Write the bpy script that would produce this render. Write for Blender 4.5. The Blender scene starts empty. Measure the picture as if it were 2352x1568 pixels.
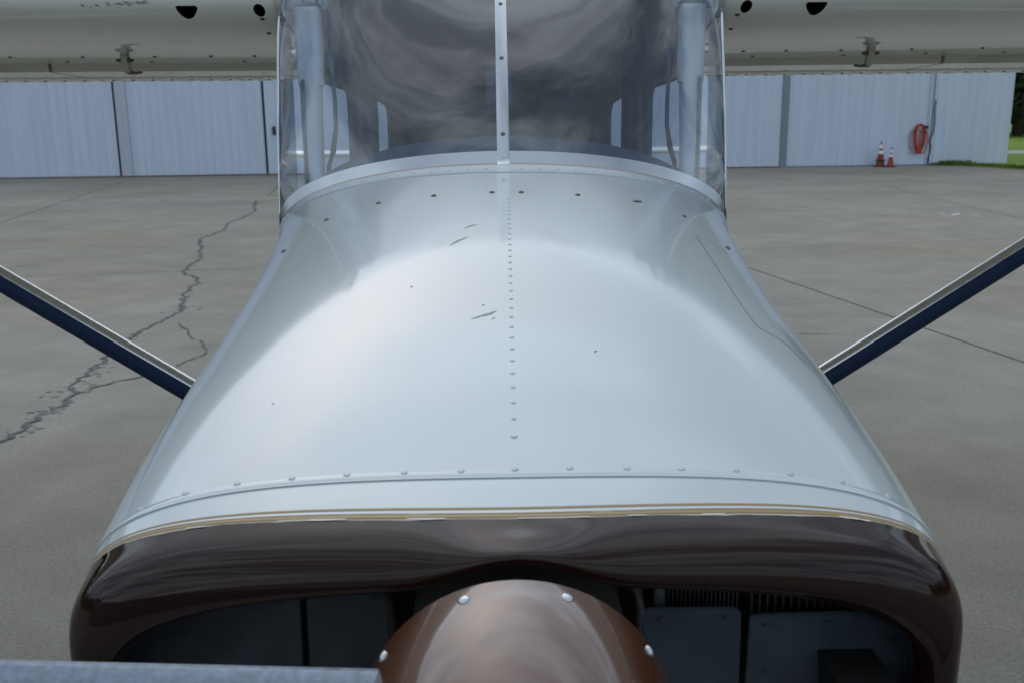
import bpy, bmesh, math, random
import numpy as np
from mathutils import Vector, Matrix
random.seed(7)
rng = np.random.default_rng(7)
SC = bpy.context.scene
COL = SC.collection

# ------------------------------------------------------------------ camera
PITCH, ROLL, CAM_H = math.radians(13.13), math.radians(0.6), 2.0
FPX, CPX, CPY = 2220.0, 1176.0, 784.0          # focal length and centre on a 2352 px wide frame
_fwd = Vector((0, math.cos(PITCH), -math.sin(PITCH)))
_r0 = Vector((1, 0, 0)); _u0 = _r0.cross(_fwd)
_right = _r0 * math.cos(ROLL) - _u0 * math.sin(ROLL)
_up = _u0 * math.cos(ROLL) + _r0 * math.sin(ROLL)
cam_data = bpy.data.cameras.new('camera')
cam = bpy.data.objects.new('camera', cam_data); COL.objects.link(cam)
cam_data.sensor_width = 36.0
cam_data.lens = 36.0 * FPX / 2352.0
cam_data.clip_start = 0.05; cam_data.clip_end = 3000
m3 = Matrix((_right, _up, -_fwd)).transposed()
cam.matrix_world = Matrix.Translation((0, 0, CAM_H)) @ m3.to_4x4()
cam_data.dof.use_dof = True
cam_data.dof.focus_distance = 1.9
cam_data.dof.aperture_fstop = 9.0
SC.camera = cam

# ------------------------------------------------------------------ sky, sun, exposure
SUN_EL, SUN_AZ = math.radians(39), math.radians(-17)     # azimuth measured from +Y towards +X
S = Vector((math.cos(SUN_EL) * math.sin(SUN_AZ), math.cos(SUN_EL) * math.cos(SUN_AZ), math.sin(SUN_EL)))
world = bpy.data.worlds.new('World'); SC.world = world; world.use_nodes = True
wn, wl = world.node_tree.nodes, world.node_tree.links
wn.clear()
def WN(t, **k):
    n = wn.new(t)
    for a, b in k.items(): setattr(n, a, b)
    return n
def wmath(op, a, b=None):
    n = WN('ShaderNodeMath', operation=op)
    for i, s in enumerate((a, b)):
        if s is None: continue
        if isinstance(s, (int, float)): n.inputs[i].default_value = s
        else: wl.new(s, n.inputs[i])
    return n.outputs[0]
sky = WN('ShaderNodeTexSky', sky_type='NISHITA', sun_disc=False, sun_elevation=SUN_EL, sun_rotation=SUN_AZ,
         air_density=1.0, dust_density=1.6, ozone_density=1.5)
tc = WN('ShaderNodeTexCoord')
sep = WN('ShaderNodeSeparateXYZ'); wl.new(tc.outputs['Generated'], sep.inputs[0])
zz = wmath('ADD', wmath('MAXIMUM', sep.outputs[2], 0.0), 0.22)
comb = WN('ShaderNodeCombineXYZ')
wl.new(wmath('MULTIPLY', wmath('DIVIDE', sep.outputs[0], zz), 0.50), comb.inputs[0])
wl.new(wmath('MULTIPLY', wmath('DIVIDE', sep.outputs[1], zz), 1.7), comb.inputs[1])
comb.inputs[2].default_value = 3.7
cl = WN('ShaderNodeTexNoise'); cl.inputs['Scale'].default_value = 2.6
cl.inputs['Detail'].default_value = 9; cl.inputs['Roughness'].default_value = 0.60; cl.inputs['Distortion'].default_value = 0.25
wl.new(comb.outputs[0], cl.inputs['Vector'])
cr = WN('ShaderNodeValToRGB'); wl.new(cl.outputs['Fac'], cr.inputs[0])
cr.color_ramp.elements[0].position = 0.40; cr.color_ramp.elements[1].position = 0.61
cr.color_ramp.elements[0].color = (0.22, 0.22, 0.22, 1); cr.color_ramp.elements[1].color = (1, 1, 1, 1)
cr.color_ramp.interpolation = 'EASE'
# sunlit cloud: forward scattering makes cloud near the sun brighter
dotn = WN('ShaderNodeVectorMath', operation='DOT_PRODUCT')
wl.new(tc.outputs['Generated'], dotn.inputs[0]); dotn.inputs[1].default_value = S
fs = wmath('POWER', wmath('MAXIMUM', dotn.outputs['Value'], 0.0), 15.0)
cl2 = WN('ShaderNodeTexNoise'); cl2.inputs['Scale'].default_value = 1.5; cl2.inputs['Detail'].default_value = 4; cl2.inputs['Distortion'].default_value = 0.4
wl.new(comb.outputs[0], cl2.inputs['Vector'])
thick = wmath('ADD', wmath('MULTIPLY', cl2.outputs['Fac'], 2.2), -0.1)      # thin and thick cloud
bright = wmath('MULTIPLY', wmath('ADD', wmath('MULTIPLY', fs, 9.0), 9.5), thick)
ccol = WN('ShaderNodeVectorMath', operation='SCALE'); ccol.inputs[0].default_value = (0.86, 1.0, 1.12)
wl.new(bright, ccol.inputs['Scale'])
mixc = WN('ShaderNodeMix', data_type='RGBA')
wl.new(cr.outputs[0], mixc.inputs[0]); wl.new(sky.outputs[0], mixc.inputs[6]); wl.new(ccol.outputs[0], mixc.inputs[7])
bg = WN('ShaderNodeBackground'); bg.inputs[1].default_value = 0.15
wl.new(mixc.outputs[2], bg.inputs[0])
wo = WN('ShaderNodeOutputWorld'); wl.new(bg.outputs[0], wo.inputs[0])

sun_data = bpy.data.lights.new('sun', 'SUN'); sun_data.energy = 0.5; sun_data.angle = math.radians(110)
sun_data.color = (1.0, 0.98, 0.95)
sun = bpy.data.objects.new('sun', sun_data); COL.objects.link(sun)
sun.rotation_mode = 'QUATERNION'; sun.rotation_quaternion = S.to_track_quat('Z', 'Y'); sun.location = (0, 0, 30)
SC.view_settings.view_transform = 'Standard'; SC.view_settings.look = 'None'
SC.view_settings.gamma = 1.0; SC.view_settings.use_curve_mapping = False
SC.view_settings.exposure = -0.6
SC.cycles.max_bounces = 10; SC.cycles.transparent_max_bounces = 12; SC.cycles.caustics_reflective = False
SC.cycles.sample_clamp_indirect = 6.0

# ------------------------------------------------------------------ measuring helpers
YAW = math.radians(0.83)
ROOT = Vector((-0.0175, 2.5, 0)); PIV = Vector((0, 2.5, 0))
RZ = Matrix.Rotation(YAW, 3, 'Z')
def ray(x, y): return _fwd + _right * ((x - CPX) / FPX) - _up * ((y - CPY) / FPX)
def at(x, y, v):
    """point of the aeroplane's own frame at distance v along its axis, seen at (x, y) of the photograph"""
    o = RZ.transposed() @ (Vector((0, 0, CAM_H)) - ROOT) + PIV
    d = RZ.transposed() @ ray(x, y)
    return o + d * ((v - o.y) / d.y)
def ground_at(x, y, z=0.0):
    d = ray(x, y); return Vector((0, 0, CAM_H)) + d * ((z - CAM_H) / d.z)

# ------------------------------------------------------------------ object helpers
def link(name, me, parent=None):
    o = bpy.data.objects.new(name, me); COL.objects.link(o)
    if parent is not None: o.parent = parent
    return o
def mesh(name, V, Fc, mats, smooth=True, mi=None, sharp=None):
    me = bpy.data.meshes.new(name)
    me.from_pydata([tuple(v) for v in V], [], Fc)
    for m in (mats if isinstance(mats, (list, tuple)) else [mats]): me.materials.append(m)
    if smooth: me.polygons.foreach_set('use_smooth', [True] * len(me.polygons))
    if mi is not None: me.polygons.foreach_set('material_index', mi)
    me.update()
    if smooth and sharp is not None: me.set_sharp_from_angle(angle=math.radians(sharp))
    return me
def part(name, V, Fc, mats, parent, smooth=True, mi=None, sharp=None, off=True):
    if off: V = [Vector(v) - PIV for v in V]
    return link(name, mesh(name, V, Fc, mats, smooth, mi, sharp), parent)
def empty(name, loc, rz=0, label=None, cat=None, group=None):
    o = bpy.data.objects.new(name, None); COL.objects.link(o)
    o.location = loc; o.rotation_euler = (0, 0, rz); o.empty_display_size = 0.2
    tag(o, label, cat, group); return o
def tag(o, label=None, cat=None, group=None, kind=None):
    for k, v in (('label', label), ('category', cat), ('group', group), ('kind', kind)):
        if v: o[k] = v
    return o
def grid(rows, closed_u=False, closed_v=False, flip=False):
    n, m = len(rows), len(rows[0])
    V = [p for r in rows for p in r]; Fc = []
    for i in range(n if closed_v else n - 1):
        for j in range(m if closed_u else m - 1):
            a, b = i * m + j, i * m + (j + 1) % m
            c, d = ((i + 1) % n) * m + (j + 1) % m, ((i + 1) % n) * m + j
            Fc.append((a, d, c, b) if flip else (a, b, c, d))
    return V, Fc
def join(*parts):
    V, Fc = [], []
    for v, f in parts:
        k = len(V); V += list(v); Fc += [tuple(i + k for i in q) for q in f]
    return V, Fc
def box(x0, x1, y0, y1, z0, z1):
    V = [(x, y, z) for z in (z0, z1) for y in (y0, y1) for x in (x0, x1)]
    return [Vector(v) for v in V], [(0, 2, 3, 1), (4, 5, 7, 6), (0, 1, 5, 4), (2, 6, 7, 3), (0, 4, 6, 2), (1, 3, 7, 5)]
def bevel_mesh(me, w, seg=2):
    bm = bmesh.new(); bm.from_mesh(me)
    bmesh.ops.bevel(bm, geom=bm.edges[:], offset=w, segments=seg, profile=0.5, affect='EDGES')
    bm.to_mesh(me); bm.free(); me.polygons.foreach_set('use_smooth', [True] * len(me.polygons))
    me.set_sharp_from_angle(angle=math.radians(40)); return me
def frame_of(d, ref=Vector((0, 0, 1))):
    d = d.normalized()
    if abs(d.dot(ref)) > 0.95: ref = Vector((1, 0, 0))
    a = d.cross(ref).normalized(); return a, a.cross(d).normalized()
def tube(pts, rad, n=12, cap=True, squash=1.0, ref=Vector((0, 0, 1))):
    pts = [Vector(p) for p in pts]; rows = []
    for i, p in enumerate(pts):
        d = pts[min(i + 1, len(pts) - 1)] - pts[max(i - 1, 0)]
        a, b = frame_of(d, ref)
        r = rad[i] if isinstance(rad, (list, tuple)) else rad
        rows.append([p + a * (math.cos(t) * r) + b * (math.sin(t) * r * squash) for t in (2 * math.pi * k / n for k in range(n))])
    V, Fc = grid(rows, closed_u=True)
    if cap:
        Fc.append(tuple(range(n))[::-1]); k = (len(pts) - 1) * n; Fc.append(tuple(range(k, k + n)))
    return V, Fc
def lathe(prof, n=32, axis='Z', centre=(0, 0, 0), caps=True):
    """prof: list of (radius, height)"""
    c = Vector(centre); rows = []
    for r, h in prof:
        row = []
        for k in range(n):
            t = 2 * math.pi * k / n
            if axis == 'Z': row.append(c + Vector((r * math.cos(t), r * math.sin(t), h)))
            else: row.append(c + Vector((r * math.sin(t), h, r * math.cos(t))))
        rows.append(row)
    V, Fc = grid(rows, closed_u=True)
    if caps:
        Fc.append(tuple(range(n))[::-1]); k = (len(prof) - 1) * n; Fc.append(tuple(range(k, k + n)))
    return V, Fc
def evaluated(o):
    dg = bpy.context.evaluated_depsgraph_get()
    me = bpy.data.meshes.new_from_object(o.evaluated_get(dg)); return me
def cut(o, cutters):
    """subtract solids from object o and keep the result as its mesh"""
    tmp = []
    for V, Fc, idx in cutters:
        me = bpy.data.meshes.new('cut'); me.from_pydata([tuple(Vector(v) - PIV) for v in V], [], Fc)
        bm = bmesh.new(); bm.from_mesh(me); bmesh.ops.recalc_face_normals(bm, faces=bm.faces); bm.to_mesh(me); bm.free()
        for m in o.data.materials: me.materials.append(m)
        me.polygons.foreach_set('material_index', [idx] * len(me.polygons))
        c = bpy.data.objects.new('cut', me); COL.objects.link(c); tmp.append(c)
        md = o.modifiers.new('b', 'BOOLEAN'); md.object = c; md.operation = 'DIFFERENCE'; md.solver = 'EXACT'
    bpy.context.view_layer.update()
    par = o.parent; o.parent = None
    bpy.context.view_layer.update()
    me = evaluated(o); o.modifiers.clear(); old = o.data; o.data = me; o.parent = par
    for c in tmp: bpy.data.objects.remove(c)
    return o
def outward(V, Fc):
    me = bpy.data.meshes.new('t'); me.from_pydata([tuple(v) for v in V], [], Fc)
    bm = bmesh.new(); bm.from_mesh(me); bmesh.ops.recalc_face_normals(bm, faces=bm.faces); bm.to_mesh(me); bm.free()
    r = [tuple(p.vertices) for p in me.polygons]; bpy.data.meshes.remove(me); return V, r

# ------------------------------------------------------------------ materials
def mat(name, col, rough=0.5, metal=0.0, coat=0.0, coat_rough=0.03, spec=0.5, noise=None, bump=None, ior=1.5, rnoise=None):
    m = bpy.data.materials.new(name); m.use_nodes = True
    nt = m.node_tree; n, l = nt.nodes, nt.links; b = n['Principled BSDF']
    b.inputs['Base Color'].default_value = (*col, 1); b.inputs['Roughness'].default_value = rough
    b.inputs['Metallic'].default_value = metal; b.inputs['IOR'].default_value = ior
    b.inputs['Coat Weight'].default_value = coat; b.inputs['Coat IOR'].default_value = 1.6; b.inputs['Coat Roughness'].default_value = coat_rough
    b.inputs['Specular IOR Level'].default_value = spec
    g = n.new('ShaderNodeTexCoord')
    if noise:      # (scale, amount, second colour)
        t = n.new('ShaderNodeTexNoise'); t.inputs['Scale'].default_value = noise[0]; t.inputs['Detail'].default_value = 6
        l.new(g.outputs['Object'], t.inputs['Vector'])
        r = n.new('ShaderNodeValToRGB'); l.new(t.outputs['Fac'], r.inputs[0])
        r.color_ramp.elements[0].position = 0.5 - noise[1]; r.color_ramp.elements[1].position = 0.5 + noise[1]
        r.color_ramp.elements[0].color = (*col, 1); r.color_ramp.elements[1].color = (*noise[2], 1)
        l.new(r.outputs[0], b.inputs['Base Color'])
    if rnoise:     # (scale, lo, hi)
        t = n.new('ShaderNodeTexNoise'); t.inputs['Scale'].default_value = rnoise[0]; t.inputs['Detail'].default_value = 5
        l.new(g.outputs['Object'], t.inputs['Vector'])
        mr = n.new('ShaderNodeMapRange'); l.new(t.outputs['Fac'], mr.inputs[0])
        mr.inputs[1].default_value = 0.3; mr.inputs[2].default_value = 0.7
        mr.inputs[3].default_value = rnoise[1]; mr.inputs[4].default_value = rnoise[2]
        l.new(mr.outputs[0], b.inputs['Roughness'])
    if bump:       # (scale, strength, distance)
        t = n.new('ShaderNodeTexNoise'); t.inputs['Scale'].default_value = bump[0]; t.inputs['Detail'].default_value = 3
        l.new(g.outputs['Object'], t.inputs['Vector'])
        bp = n.new('ShaderNodeBump'); bp.inputs['Strength'].default_value = bump[1]; bp.inputs['Distance'].default_value = bump[2]
        l.new(t.outputs['Fac'], bp.inputs['Height']); l.new(bp.outputs[0], b.inputs['Normal']); l.new(bp.outputs[0], b.inputs['Coat Normal'])
    return m
def thin_glass(name, tint, gain=1.9):
    m = bpy.data.materials.new(name); m.use_nodes = True
    n, l = m.node_tree.nodes, m.node_tree.links; n.clear()
    out = n.new('ShaderNodeOutputMaterial'); mx = n.new('ShaderNodeMixShader')
    tr = n.new('ShaderNodeBsdfTransparent'); tr.inputs[0].default_value = (*tint, 1)
    gl = n.new('ShaderNodeBsdfGlossy'); gl.inputs['Roughness'].default_value = 0.015
    ge = n.new('ShaderNodeNewGeometry'); fr = n.new('ShaderNodeFresnel')
    ma = n.new('ShaderNodeMath'); ma.operation = 'MULTIPLY_ADD'; l.new(ge.outputs['Backfacing'], ma.inputs[0])
    ma.inputs[1].default_value = 1 / 1.5 - 1.5; ma.inputs[2].default_value = 1.5
    l.new(ma.outputs[0], fr.inputs['IOR'])
    g2 = n.new('ShaderNodeMath'); g2.operation = 'MULTIPLY'; g2.use_clamp = True; l.new(fr.outputs[0], g2.inputs[0]); g2.inputs[1].default_value = gain
    tcn = n.new('ShaderNodeTexCoord'); t = n.new('ShaderNodeTexNoise'); t.inputs['Scale'].default_value = 5.0; t.inputs['Detail'].default_value = 1
    l.new(tcn.outputs['Object'], t.inputs['Vector'])
    bp = n.new('ShaderNodeBump'); bp.inputs['Strength'].default_value = 0.10; bp.inputs['Distance'].default_value = 0.02
    l.new(t.outputs['Fac'], bp.inputs['Height']); l.new(bp.outputs[0], gl.inputs['Normal'])
    l.new(g2.outputs[0], mx.inputs[0]); l.new(tr.outputs[0], mx.inputs[1]); l.new(gl.outputs[0], mx.inputs[2]); l.new(mx.outputs[0], out.inputs[0])
    return m

WHITE = mat('white_paint', (0.455, 0.495, 0.515), 0.28, coat=1.0, coat_rough=0.075, bump=(3.0, 0.04, 0.004), spec=0.4)
WING = mat('wing_paint', (0.70, 0.72, 0.69), 0.35, coat=0.8, coat_rough=0.05, noise=(5, 0.3, (0.64, 0.655, 0.62)), bump=(6, 0.15, 0.004))
BROWN = mat('brown_paint', (0.018, 0.0066, 0.0052), 0.5, coat=1.0, coat_rough=0.045, spec=0.0, bump=(4, 0.03, 0.006), noise=(30, 0.25, (0.018, 0.008, 0.007)))
BROWN.node_tree.nodes['Principled BSDF'].inputs['Coat IOR'].default_value = 1.36
SPIN = mat('spinner_paint', (0.085, 0.031, 0.014), 0.36, metal=0.1, coat=1.0, coat_rough=0.06, noise=(16, 0.3, (0.10, 0.039, 0.019)), bump=(5, 0.25, 0.006), rnoise=(12, 0.25, 0.45))
GOLD = mat('gold_stripe_paint', (0.30, 0.185, 0.06), 0.35, coat=0.5)
PRIMER = mat('bare_primer', (0.62, 0.60, 0.55), 0.6)
CHIP = mat('grey_chip', (0.33, 0.34, 0.34), 0.6)
ALU = mat('aluminium', (0.50, 0.52, 0.56), 0.22, metal=1.0, noise=(6, 0.3, (0.44, 0.46, 0.50)), rnoise=(9, 0.18, 0.30))
CHROME = mat('polished_metal', (0.72, 0.73, 0.74), 0.12, metal=1.0)
SCREW = mat('screw_steel', (0.55, 0.57, 0.60), 0.25, metal=1.0)
DARKSCREW = mat('dark_screw', (0.06, 0.06, 0.06), 0.45, metal=0.6)
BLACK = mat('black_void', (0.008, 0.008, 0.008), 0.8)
LINE = mat('seam_gap', (0.10, 0.11, 0.12), 0.7)
BLADE = mat('blade_metal', (0.27, 0.31, 0.38), 0.5, metal=0.25, noise=(130, 0.16, (0.20, 0.23, 0.28)), rnoise=(90, 0.4, 0.6))
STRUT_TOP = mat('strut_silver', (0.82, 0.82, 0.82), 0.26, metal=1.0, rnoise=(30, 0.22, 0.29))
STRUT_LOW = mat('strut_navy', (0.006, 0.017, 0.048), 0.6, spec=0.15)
BAFFLE = mat('baffle_sheet', (0.060, 0.080, 0.108), 0.6, metal=0.2, noise=(14, 0.2, (0.030, 0.040, 0.055)))
FIN = mat('cylinder_fin', (0.09, 0.09, 0.085), 0.6, metal=0.4)
PLEXI = thin_glass('windshield_plexi', (0.80, 0.87, 0.96), 3.3)
PANE = thin_glass('side_plexi', (0.84, 0.88, 0.92), 0.8)
LINER = mat('headliner', (0.50, 0.49, 0.46), 0.8, noise=(8, 0.3, (0.26, 0.25, 0.23)))
TRIMDK = mat('cabin_trim', (0.04, 0.065, 0.12), 0.6)
SEATM = mat('seat_fabric', (0.10, 0.095, 0.085), 0.85, noise=(30, 0.3, (0.08, 0.075, 0.07)))
CREAM = mat('vent_plastic', (0.55, 0.60, 0.67), 0.45, noise=(10, 0.3, (0.50, 0.55, 0.61)))
RUBBER = mat('rubber', (0.02, 0.02, 0.02), 0.75)

# ------------------------------------------------------------------ apron, lawn, taxiway
def concrete():
    m = bpy.data.materials.new('concrete'); m.use_nodes = True
    n, l = m.node_tree.nodes, m.node_tree.links; b = n['Principled BSDF']
    ge = n.new('ShaderNodeNewGeometry'); oi = n.new('ShaderNodeObjectInfo')
    def noise(s, d, r=0.6, sc=(1, 1, 1)):
        mp = n.new('ShaderNodeMapping'); mp.inputs['Scale'].default_value = sc; l.new(ge.outputs['Position'], mp.inputs[0])
        t = n.new('ShaderNodeTexNoise'); t.inputs['Scale'].default_value = s; t.inputs['Detail'].default_value = d; t.inputs['Roughness'].default_value = r
        l.new(mp.outputs[0], t.inputs['Vector']); return t.outputs['Fac']
    def ramp(f, p0, c0, p1, c1):
        r = n.new('ShaderNodeValToRGB'); l.new(f, r.inputs[0])
        r.color_ramp.elements[0].position = p0; r.color_ramp.elements[0].color = (*c0, 1)
        r.color_ramp.elements[1].position = p1; r.color_ramp.elements[1].color = (*c1, 1); return r.outputs[0]
    def mul(a, c, f=1.0):
        x = n.new('ShaderNodeMix'); x.data_type = 'RGBA'; x.blend_type = 'MULTIPLY'; x.inputs[0].default_value = f
        l.new(a, x.inputs[6]); l.new(c, x.inputs[7]); return x.outputs[2]
    base = ramp(noise(0.35, 5, 0.62), 0.32, (0.265, 0.245, 0.208), 0.68, (0.345, 0.325, 0.282))
    c = mul(base, ramp(noise(1.7, 6, 0.65), 0.34, (0.87, 0.868, 0.865), 0.66, (1.06, 1.06, 1.05)))
    c = mul(c, ramp(noise(60, 5, 0.75), 0.36, (0.70, 0.70, 0.70), 0.60, (1.06, 1.06, 1.06)))
    c = mul(c, ramp(noise(150, 2, 0.6), 0.62, (1, 1, 1), 0.78, (1.5, 1.5, 1.45)))
    c = mul(c, ramp(noise(0.75, 4, 0.6, (0.7, 1.3, 1)), 0.62, (1, 1, 1), 0.80, (0.62, 0.62, 0.64)))      # old oil stains
    c = mul(c, ramp(noise(0.22, 4, 0.6), 0.48, (1, 1, 1), 0.70, (0.97, 0.87, 0.77)))                      # rusty dust
    t = ramp(oi.outputs['Random'], 0.0, (0.94, 0.94, 0.95), 1.0, (1.04, 1.04, 1.03)); c = mul(c, t)
    l.new(c, b.inputs['Base Color']); b.inputs['Roughness'].default_value = 0.85; b.inputs['Specular IOR Level'].default_value = 0.3
    bp = n.new('ShaderNodeBump'); bp.inputs['Strength'].default_value = 0.35; bp.inputs['Distance'].default_value = 0.004
    l.new(noise(70, 4), bp.inputs['Height']); l.new(bp.outputs[0], b.inputs['Normal'])
    return m
CONC = concrete()
JOINT = mat('joint_sealant', (0.05, 0.045, 0.04), 0.9)
CRACK = mat('crack_dirt', (0.075, 0.07, 0.065), 0.95, noise=(9, 0.25, (0.17, 0.16, 0.15)))
SPALL = mat('spalled_concrete', (0.20, 0.195, 0.18), 0.95, noise=(25, 0.3, (0.28, 0.27, 0.25)))
PALE = mat('pale_paint_mark', (0.48, 0.50, 0.50), 0.8)

GA = math.radians(11.3)
gx, gy = Vector((math.cos(GA), math.sin(GA), 0)), Vector((-math.sin(GA), math.cos(GA), 0))
# joint lines measured at s = 5.6 (along) and t = 13.6 (across), slabs 11.9 m
SL = 11.86
apron = empty('apron', (0, 0, 0)); apron['kind'] = 'structure'
Vb, Fb = box(-42, 26, -14, 52, -0.06, -0.014)
me = mesh('joint_bed', Vb, Fb, JOINT, False); tag(link('joint_bed', me, apron))
g = 0.015
def slab_mesh():
    V, Fc = box(g, SL - g, g, SL - g, -0.013, 0.0)
    me = mesh('concrete_slab', V, Fc, CONC, False)
    return bevel_mesh(me, 0.006, 1)
SM = slab_mesh()
for i in range(-3, 4):
    for j in range(-2, 6):
        s0, t0 = 5.6 + (i - 1) * SL, 13.6 + (j - 2) * SL
        o = link('concrete_slab', SM, apron)
        o.location = gx * s0 + gy * t0; o.rotation_euler = (0, 0, GA)

def ribbon(path, width, jit, z, seg=0.10, seed=1):
    r = random.Random(seed); P = []
    for a, b in zip(path[:-1], path[1:]):
        L = (b - a).length; k = max(1, int(L / seg)); d = (b - a).normalized(); nrm = Vector((-d.y, d.x, 0))
        for q in range(k):
            P.append(a.lerp(b, q / k) + nrm * r.uniform(-jit, jit) * (0 if q == 0 else 1))
    P.append(path[-1])
    V = []; Fc = []
    for i, p in enumerate(P):
        d = (P[min(i + 1, len(P) - 1)] - P[max(i - 1, 0)]); d.z = 0
        d = d.normalized() if d.length > 1e-6 else Vector((1, 0, 0)); nrm = Vector((-d.y, d.x, 0))
        w = width * r.uniform(0.35, 1.35) * (0.25 if i in (0, len(P) - 1) else 1)
        V += [p + nrm * w * 0.5 + Vector((0, 0, z)), p - nrm * w * 0.5 + Vector((0, 0, z))]
        if i: Fc.append((2 * i - 2, 2 * i - 1, 2 * i + 1, 2 * i))
    return V, Fc
def G(*pp): return [ground_at(*p) for p in pp]
cracks = [
    (G((638, 428), (628, 440), (612, 452)), 0.035), 
    (G((588, 462), (584, 478), (586, 486), (560, 500), (524, 512), (516, 528), (488, 540), (462, 548), (458, 560), (465, 568), (458, 580), (462, 592), (440, 608), (418, 628)), 0.045),
    (G((418, 628), (440, 634), (455, 640), (447, 655), (428, 672), (420, 690), (412, 700), (416, 716), (402, 722), (372, 735), (345, 750), (318, 766), (298, 776), (268, 795), (246, 812), (238, 830), (222, 842), (200, 858), (175, 878), (165, 892), (172, 905), (150, 925), (122, 945), (86, 958), (60, 985), (28, 1005), (-40, 1050)), 0.05),
    (G((346, 850), (330, 864), (290, 872), (250, 882), (210, 892), (170, 906), (140, 922)), 0.03),
    (G((412, 742), (430, 760), (438, 775), (462, 785), (472, 800), (468, 815), (450, 822), (420, 834), (396, 846)), 0.022),
    (G((1830, 767), (1880, 768), (1945, 768)), 0.016),
    (G((2045, 430), (2120, 452), (2200, 470), (2300, 492), (2420, 520)), 0.02),
]
for k, (pth, w) in enumerate(cracks):
    V, Fc = ribbon(pth, w * 0.8, w * 0.9, 0.004 + 0.0008 * k, 0.055, k)
    link('crack', mesh('crack', V, Fc, CRACK, False), apron)
# spalled chips beside the crack
V, Fc = [], []
for p in G((160, 895), (185, 880), (130, 940), (100, 955), (210, 860), (175, 900), (70, 975), (235, 845), (425, 705), (410, 718), (140, 930), (45, 990), (190, 890), (115, 945)):
    for q in range(6):
        c = p + Vector((random.gauss(0, 0.07), random.gauss(0, 0.07), 0.0036)); r0 = random.uniform(0.01, 0.03); kk = len(V)
        nn = 7; ph = random.random() * 6
        V += [c + Vector((math.cos(ph + a * 6.283 / nn) * r0 * random.uniform(0.5, 1.5), math.sin(ph + a * 6.283 / nn) * r0 * random.uniform(0.4, 1.0), q * 0.0004)) for a in range(nn)]
        Fc.append(tuple(range(kk, kk + nn)))
tag(link('spall_patch', mesh('spall_patch', V, Fc, SPALL, False), apron), kind='stuff')
for pts, w in ((((2165, 497), (2190, 495), (2205, 490)), 0.10), (((2158, 492), (2172, 489)), 0.05), (((2230, 496), (2255, 492)), 0.04)):
    V, Fc = ribbon(G(*pts), w, 0.02, 0.004, 0.15, 5); link('paint_mark', mesh('paint_mark', V, Fc, PALE, False), apron)

def grass_mat(name, c0, c1, sc):
    m = mat(name, c0, 0.9, spec=0.2); n, l = m.node_tree.nodes, m.node_tree.links; b = n['Principled BSDF']
    ge = n.new('ShaderNodeNewGeometry'); t = n.new('ShaderNodeTexNoise'); t.inputs['Scale'].default_value = sc; t.inputs['Detail'].default_value = 8
    l.new(ge.outputs['Position'], t.inputs['Vector']); r = n.new('ShaderNodeValToRGB'); l.new(t.outputs['Fac'], r.inputs[0])
    r.color_ramp.elements[0].position = 0.38; r.color_ramp.elements[1].position = 0.62
    r.color_ramp.elements[0].color = (*c0, 1); r.color_ramp.elements[1].color = (*c1, 1); l.new(r.outputs[0], b.inputs['Base Color']); return m
LAWN = grass_mat('lawn_grass', (0.10, 0.19, 0.025), (0.24, 0.29, 0.05), 0.35)
V, Fc = grid([[Vector((x, y, -0.065)) for x in np.linspace(-900, 900, 13)] for y in np.linspace(-900, 1500, 13)])
tag(link('ground', mesh('ground', V, Fc, LAWN, False)), kind='structure')

# ------------------------------------------------------------------ hangar
W0, W1 = Vector((-17.6, 34.6, 0)), Vector((18.6, 37.35, 0))
WD = (W1 - W0).normalized(); WNrm = Vector((WD.y, -WD.x, 0))      # normal looks at the camera
HA = math.atan2(WD.y, WD.x)
def wall_t(x, y=390):
    d = ray(x, y); o = Vector((0, 0, CAM_H)); k = (W0 - o).dot(WNrm) / d.dot(WNrm); p = o + d * k
    return (p - W0).dot(WD), p.z
def hmat(name, col):
    m = mat(name, col, 0.5, spec=0.35); n, l = m.node_tree.nodes, m.node_tree.links; b = n['Principled BSDF']
    tcn = n.new('ShaderNodeTexCoord'); mp = n.new('ShaderNodeMapping'); mp.inputs['Scale'].default_value = (5, 5, 0.25); l.new(tcn.outputs['Object'], mp.inputs[0])
    t = n.new('ShaderNodeTexNoise'); t.inputs['Scale'].default_value = 1.0; t.inputs['Detail'].default_value = 6; l.new(mp.outputs[0], t.inputs['Vector'])
    r = n.new('ShaderNodeValToRGB'); l.new(t.outputs['Fac'], r.inputs[0]); r.color_ramp.elements[0].position = 0.3; r.color_ramp.elements[1].position = 0.6
    r.color_ramp.elements[0].color = tuple(c * 0.90 for c in col) + (1,); r.color_ramp.elements[1].color = (*col, 1); l.new(r.outputs[0], b.inputs['Base Color']); return m
HWHITE = hmat('hangar_sheet', (0.60, 0.66, 0.79)); HPALE = hmat('hangar_trim', (0.50, 0.53, 0.62))
HGREY = mat('hangar_post', (0.22, 0.25, 0.30), 0.6); HGAP = mat('door_gap', (0.02, 0.03, 0.035), 0.8)
RUST = mat('rusty_sill', (0.22, 0.10, 0.05), 0.9, noise=(1.6, 0.06, (0.10, 0.11, 0.12)))
ROOFM = mat('roof_sheet', (0.5, 0.52, 0.54), 0.5, metal=0.3)
hangar = empty('hangar', W0, HA, 'long white corrugated metal hangar with sliding doors across the apron', 'hangar')
HH = 8.4  # eave out of view, raised to block low sky from the cowl's reflections
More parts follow.
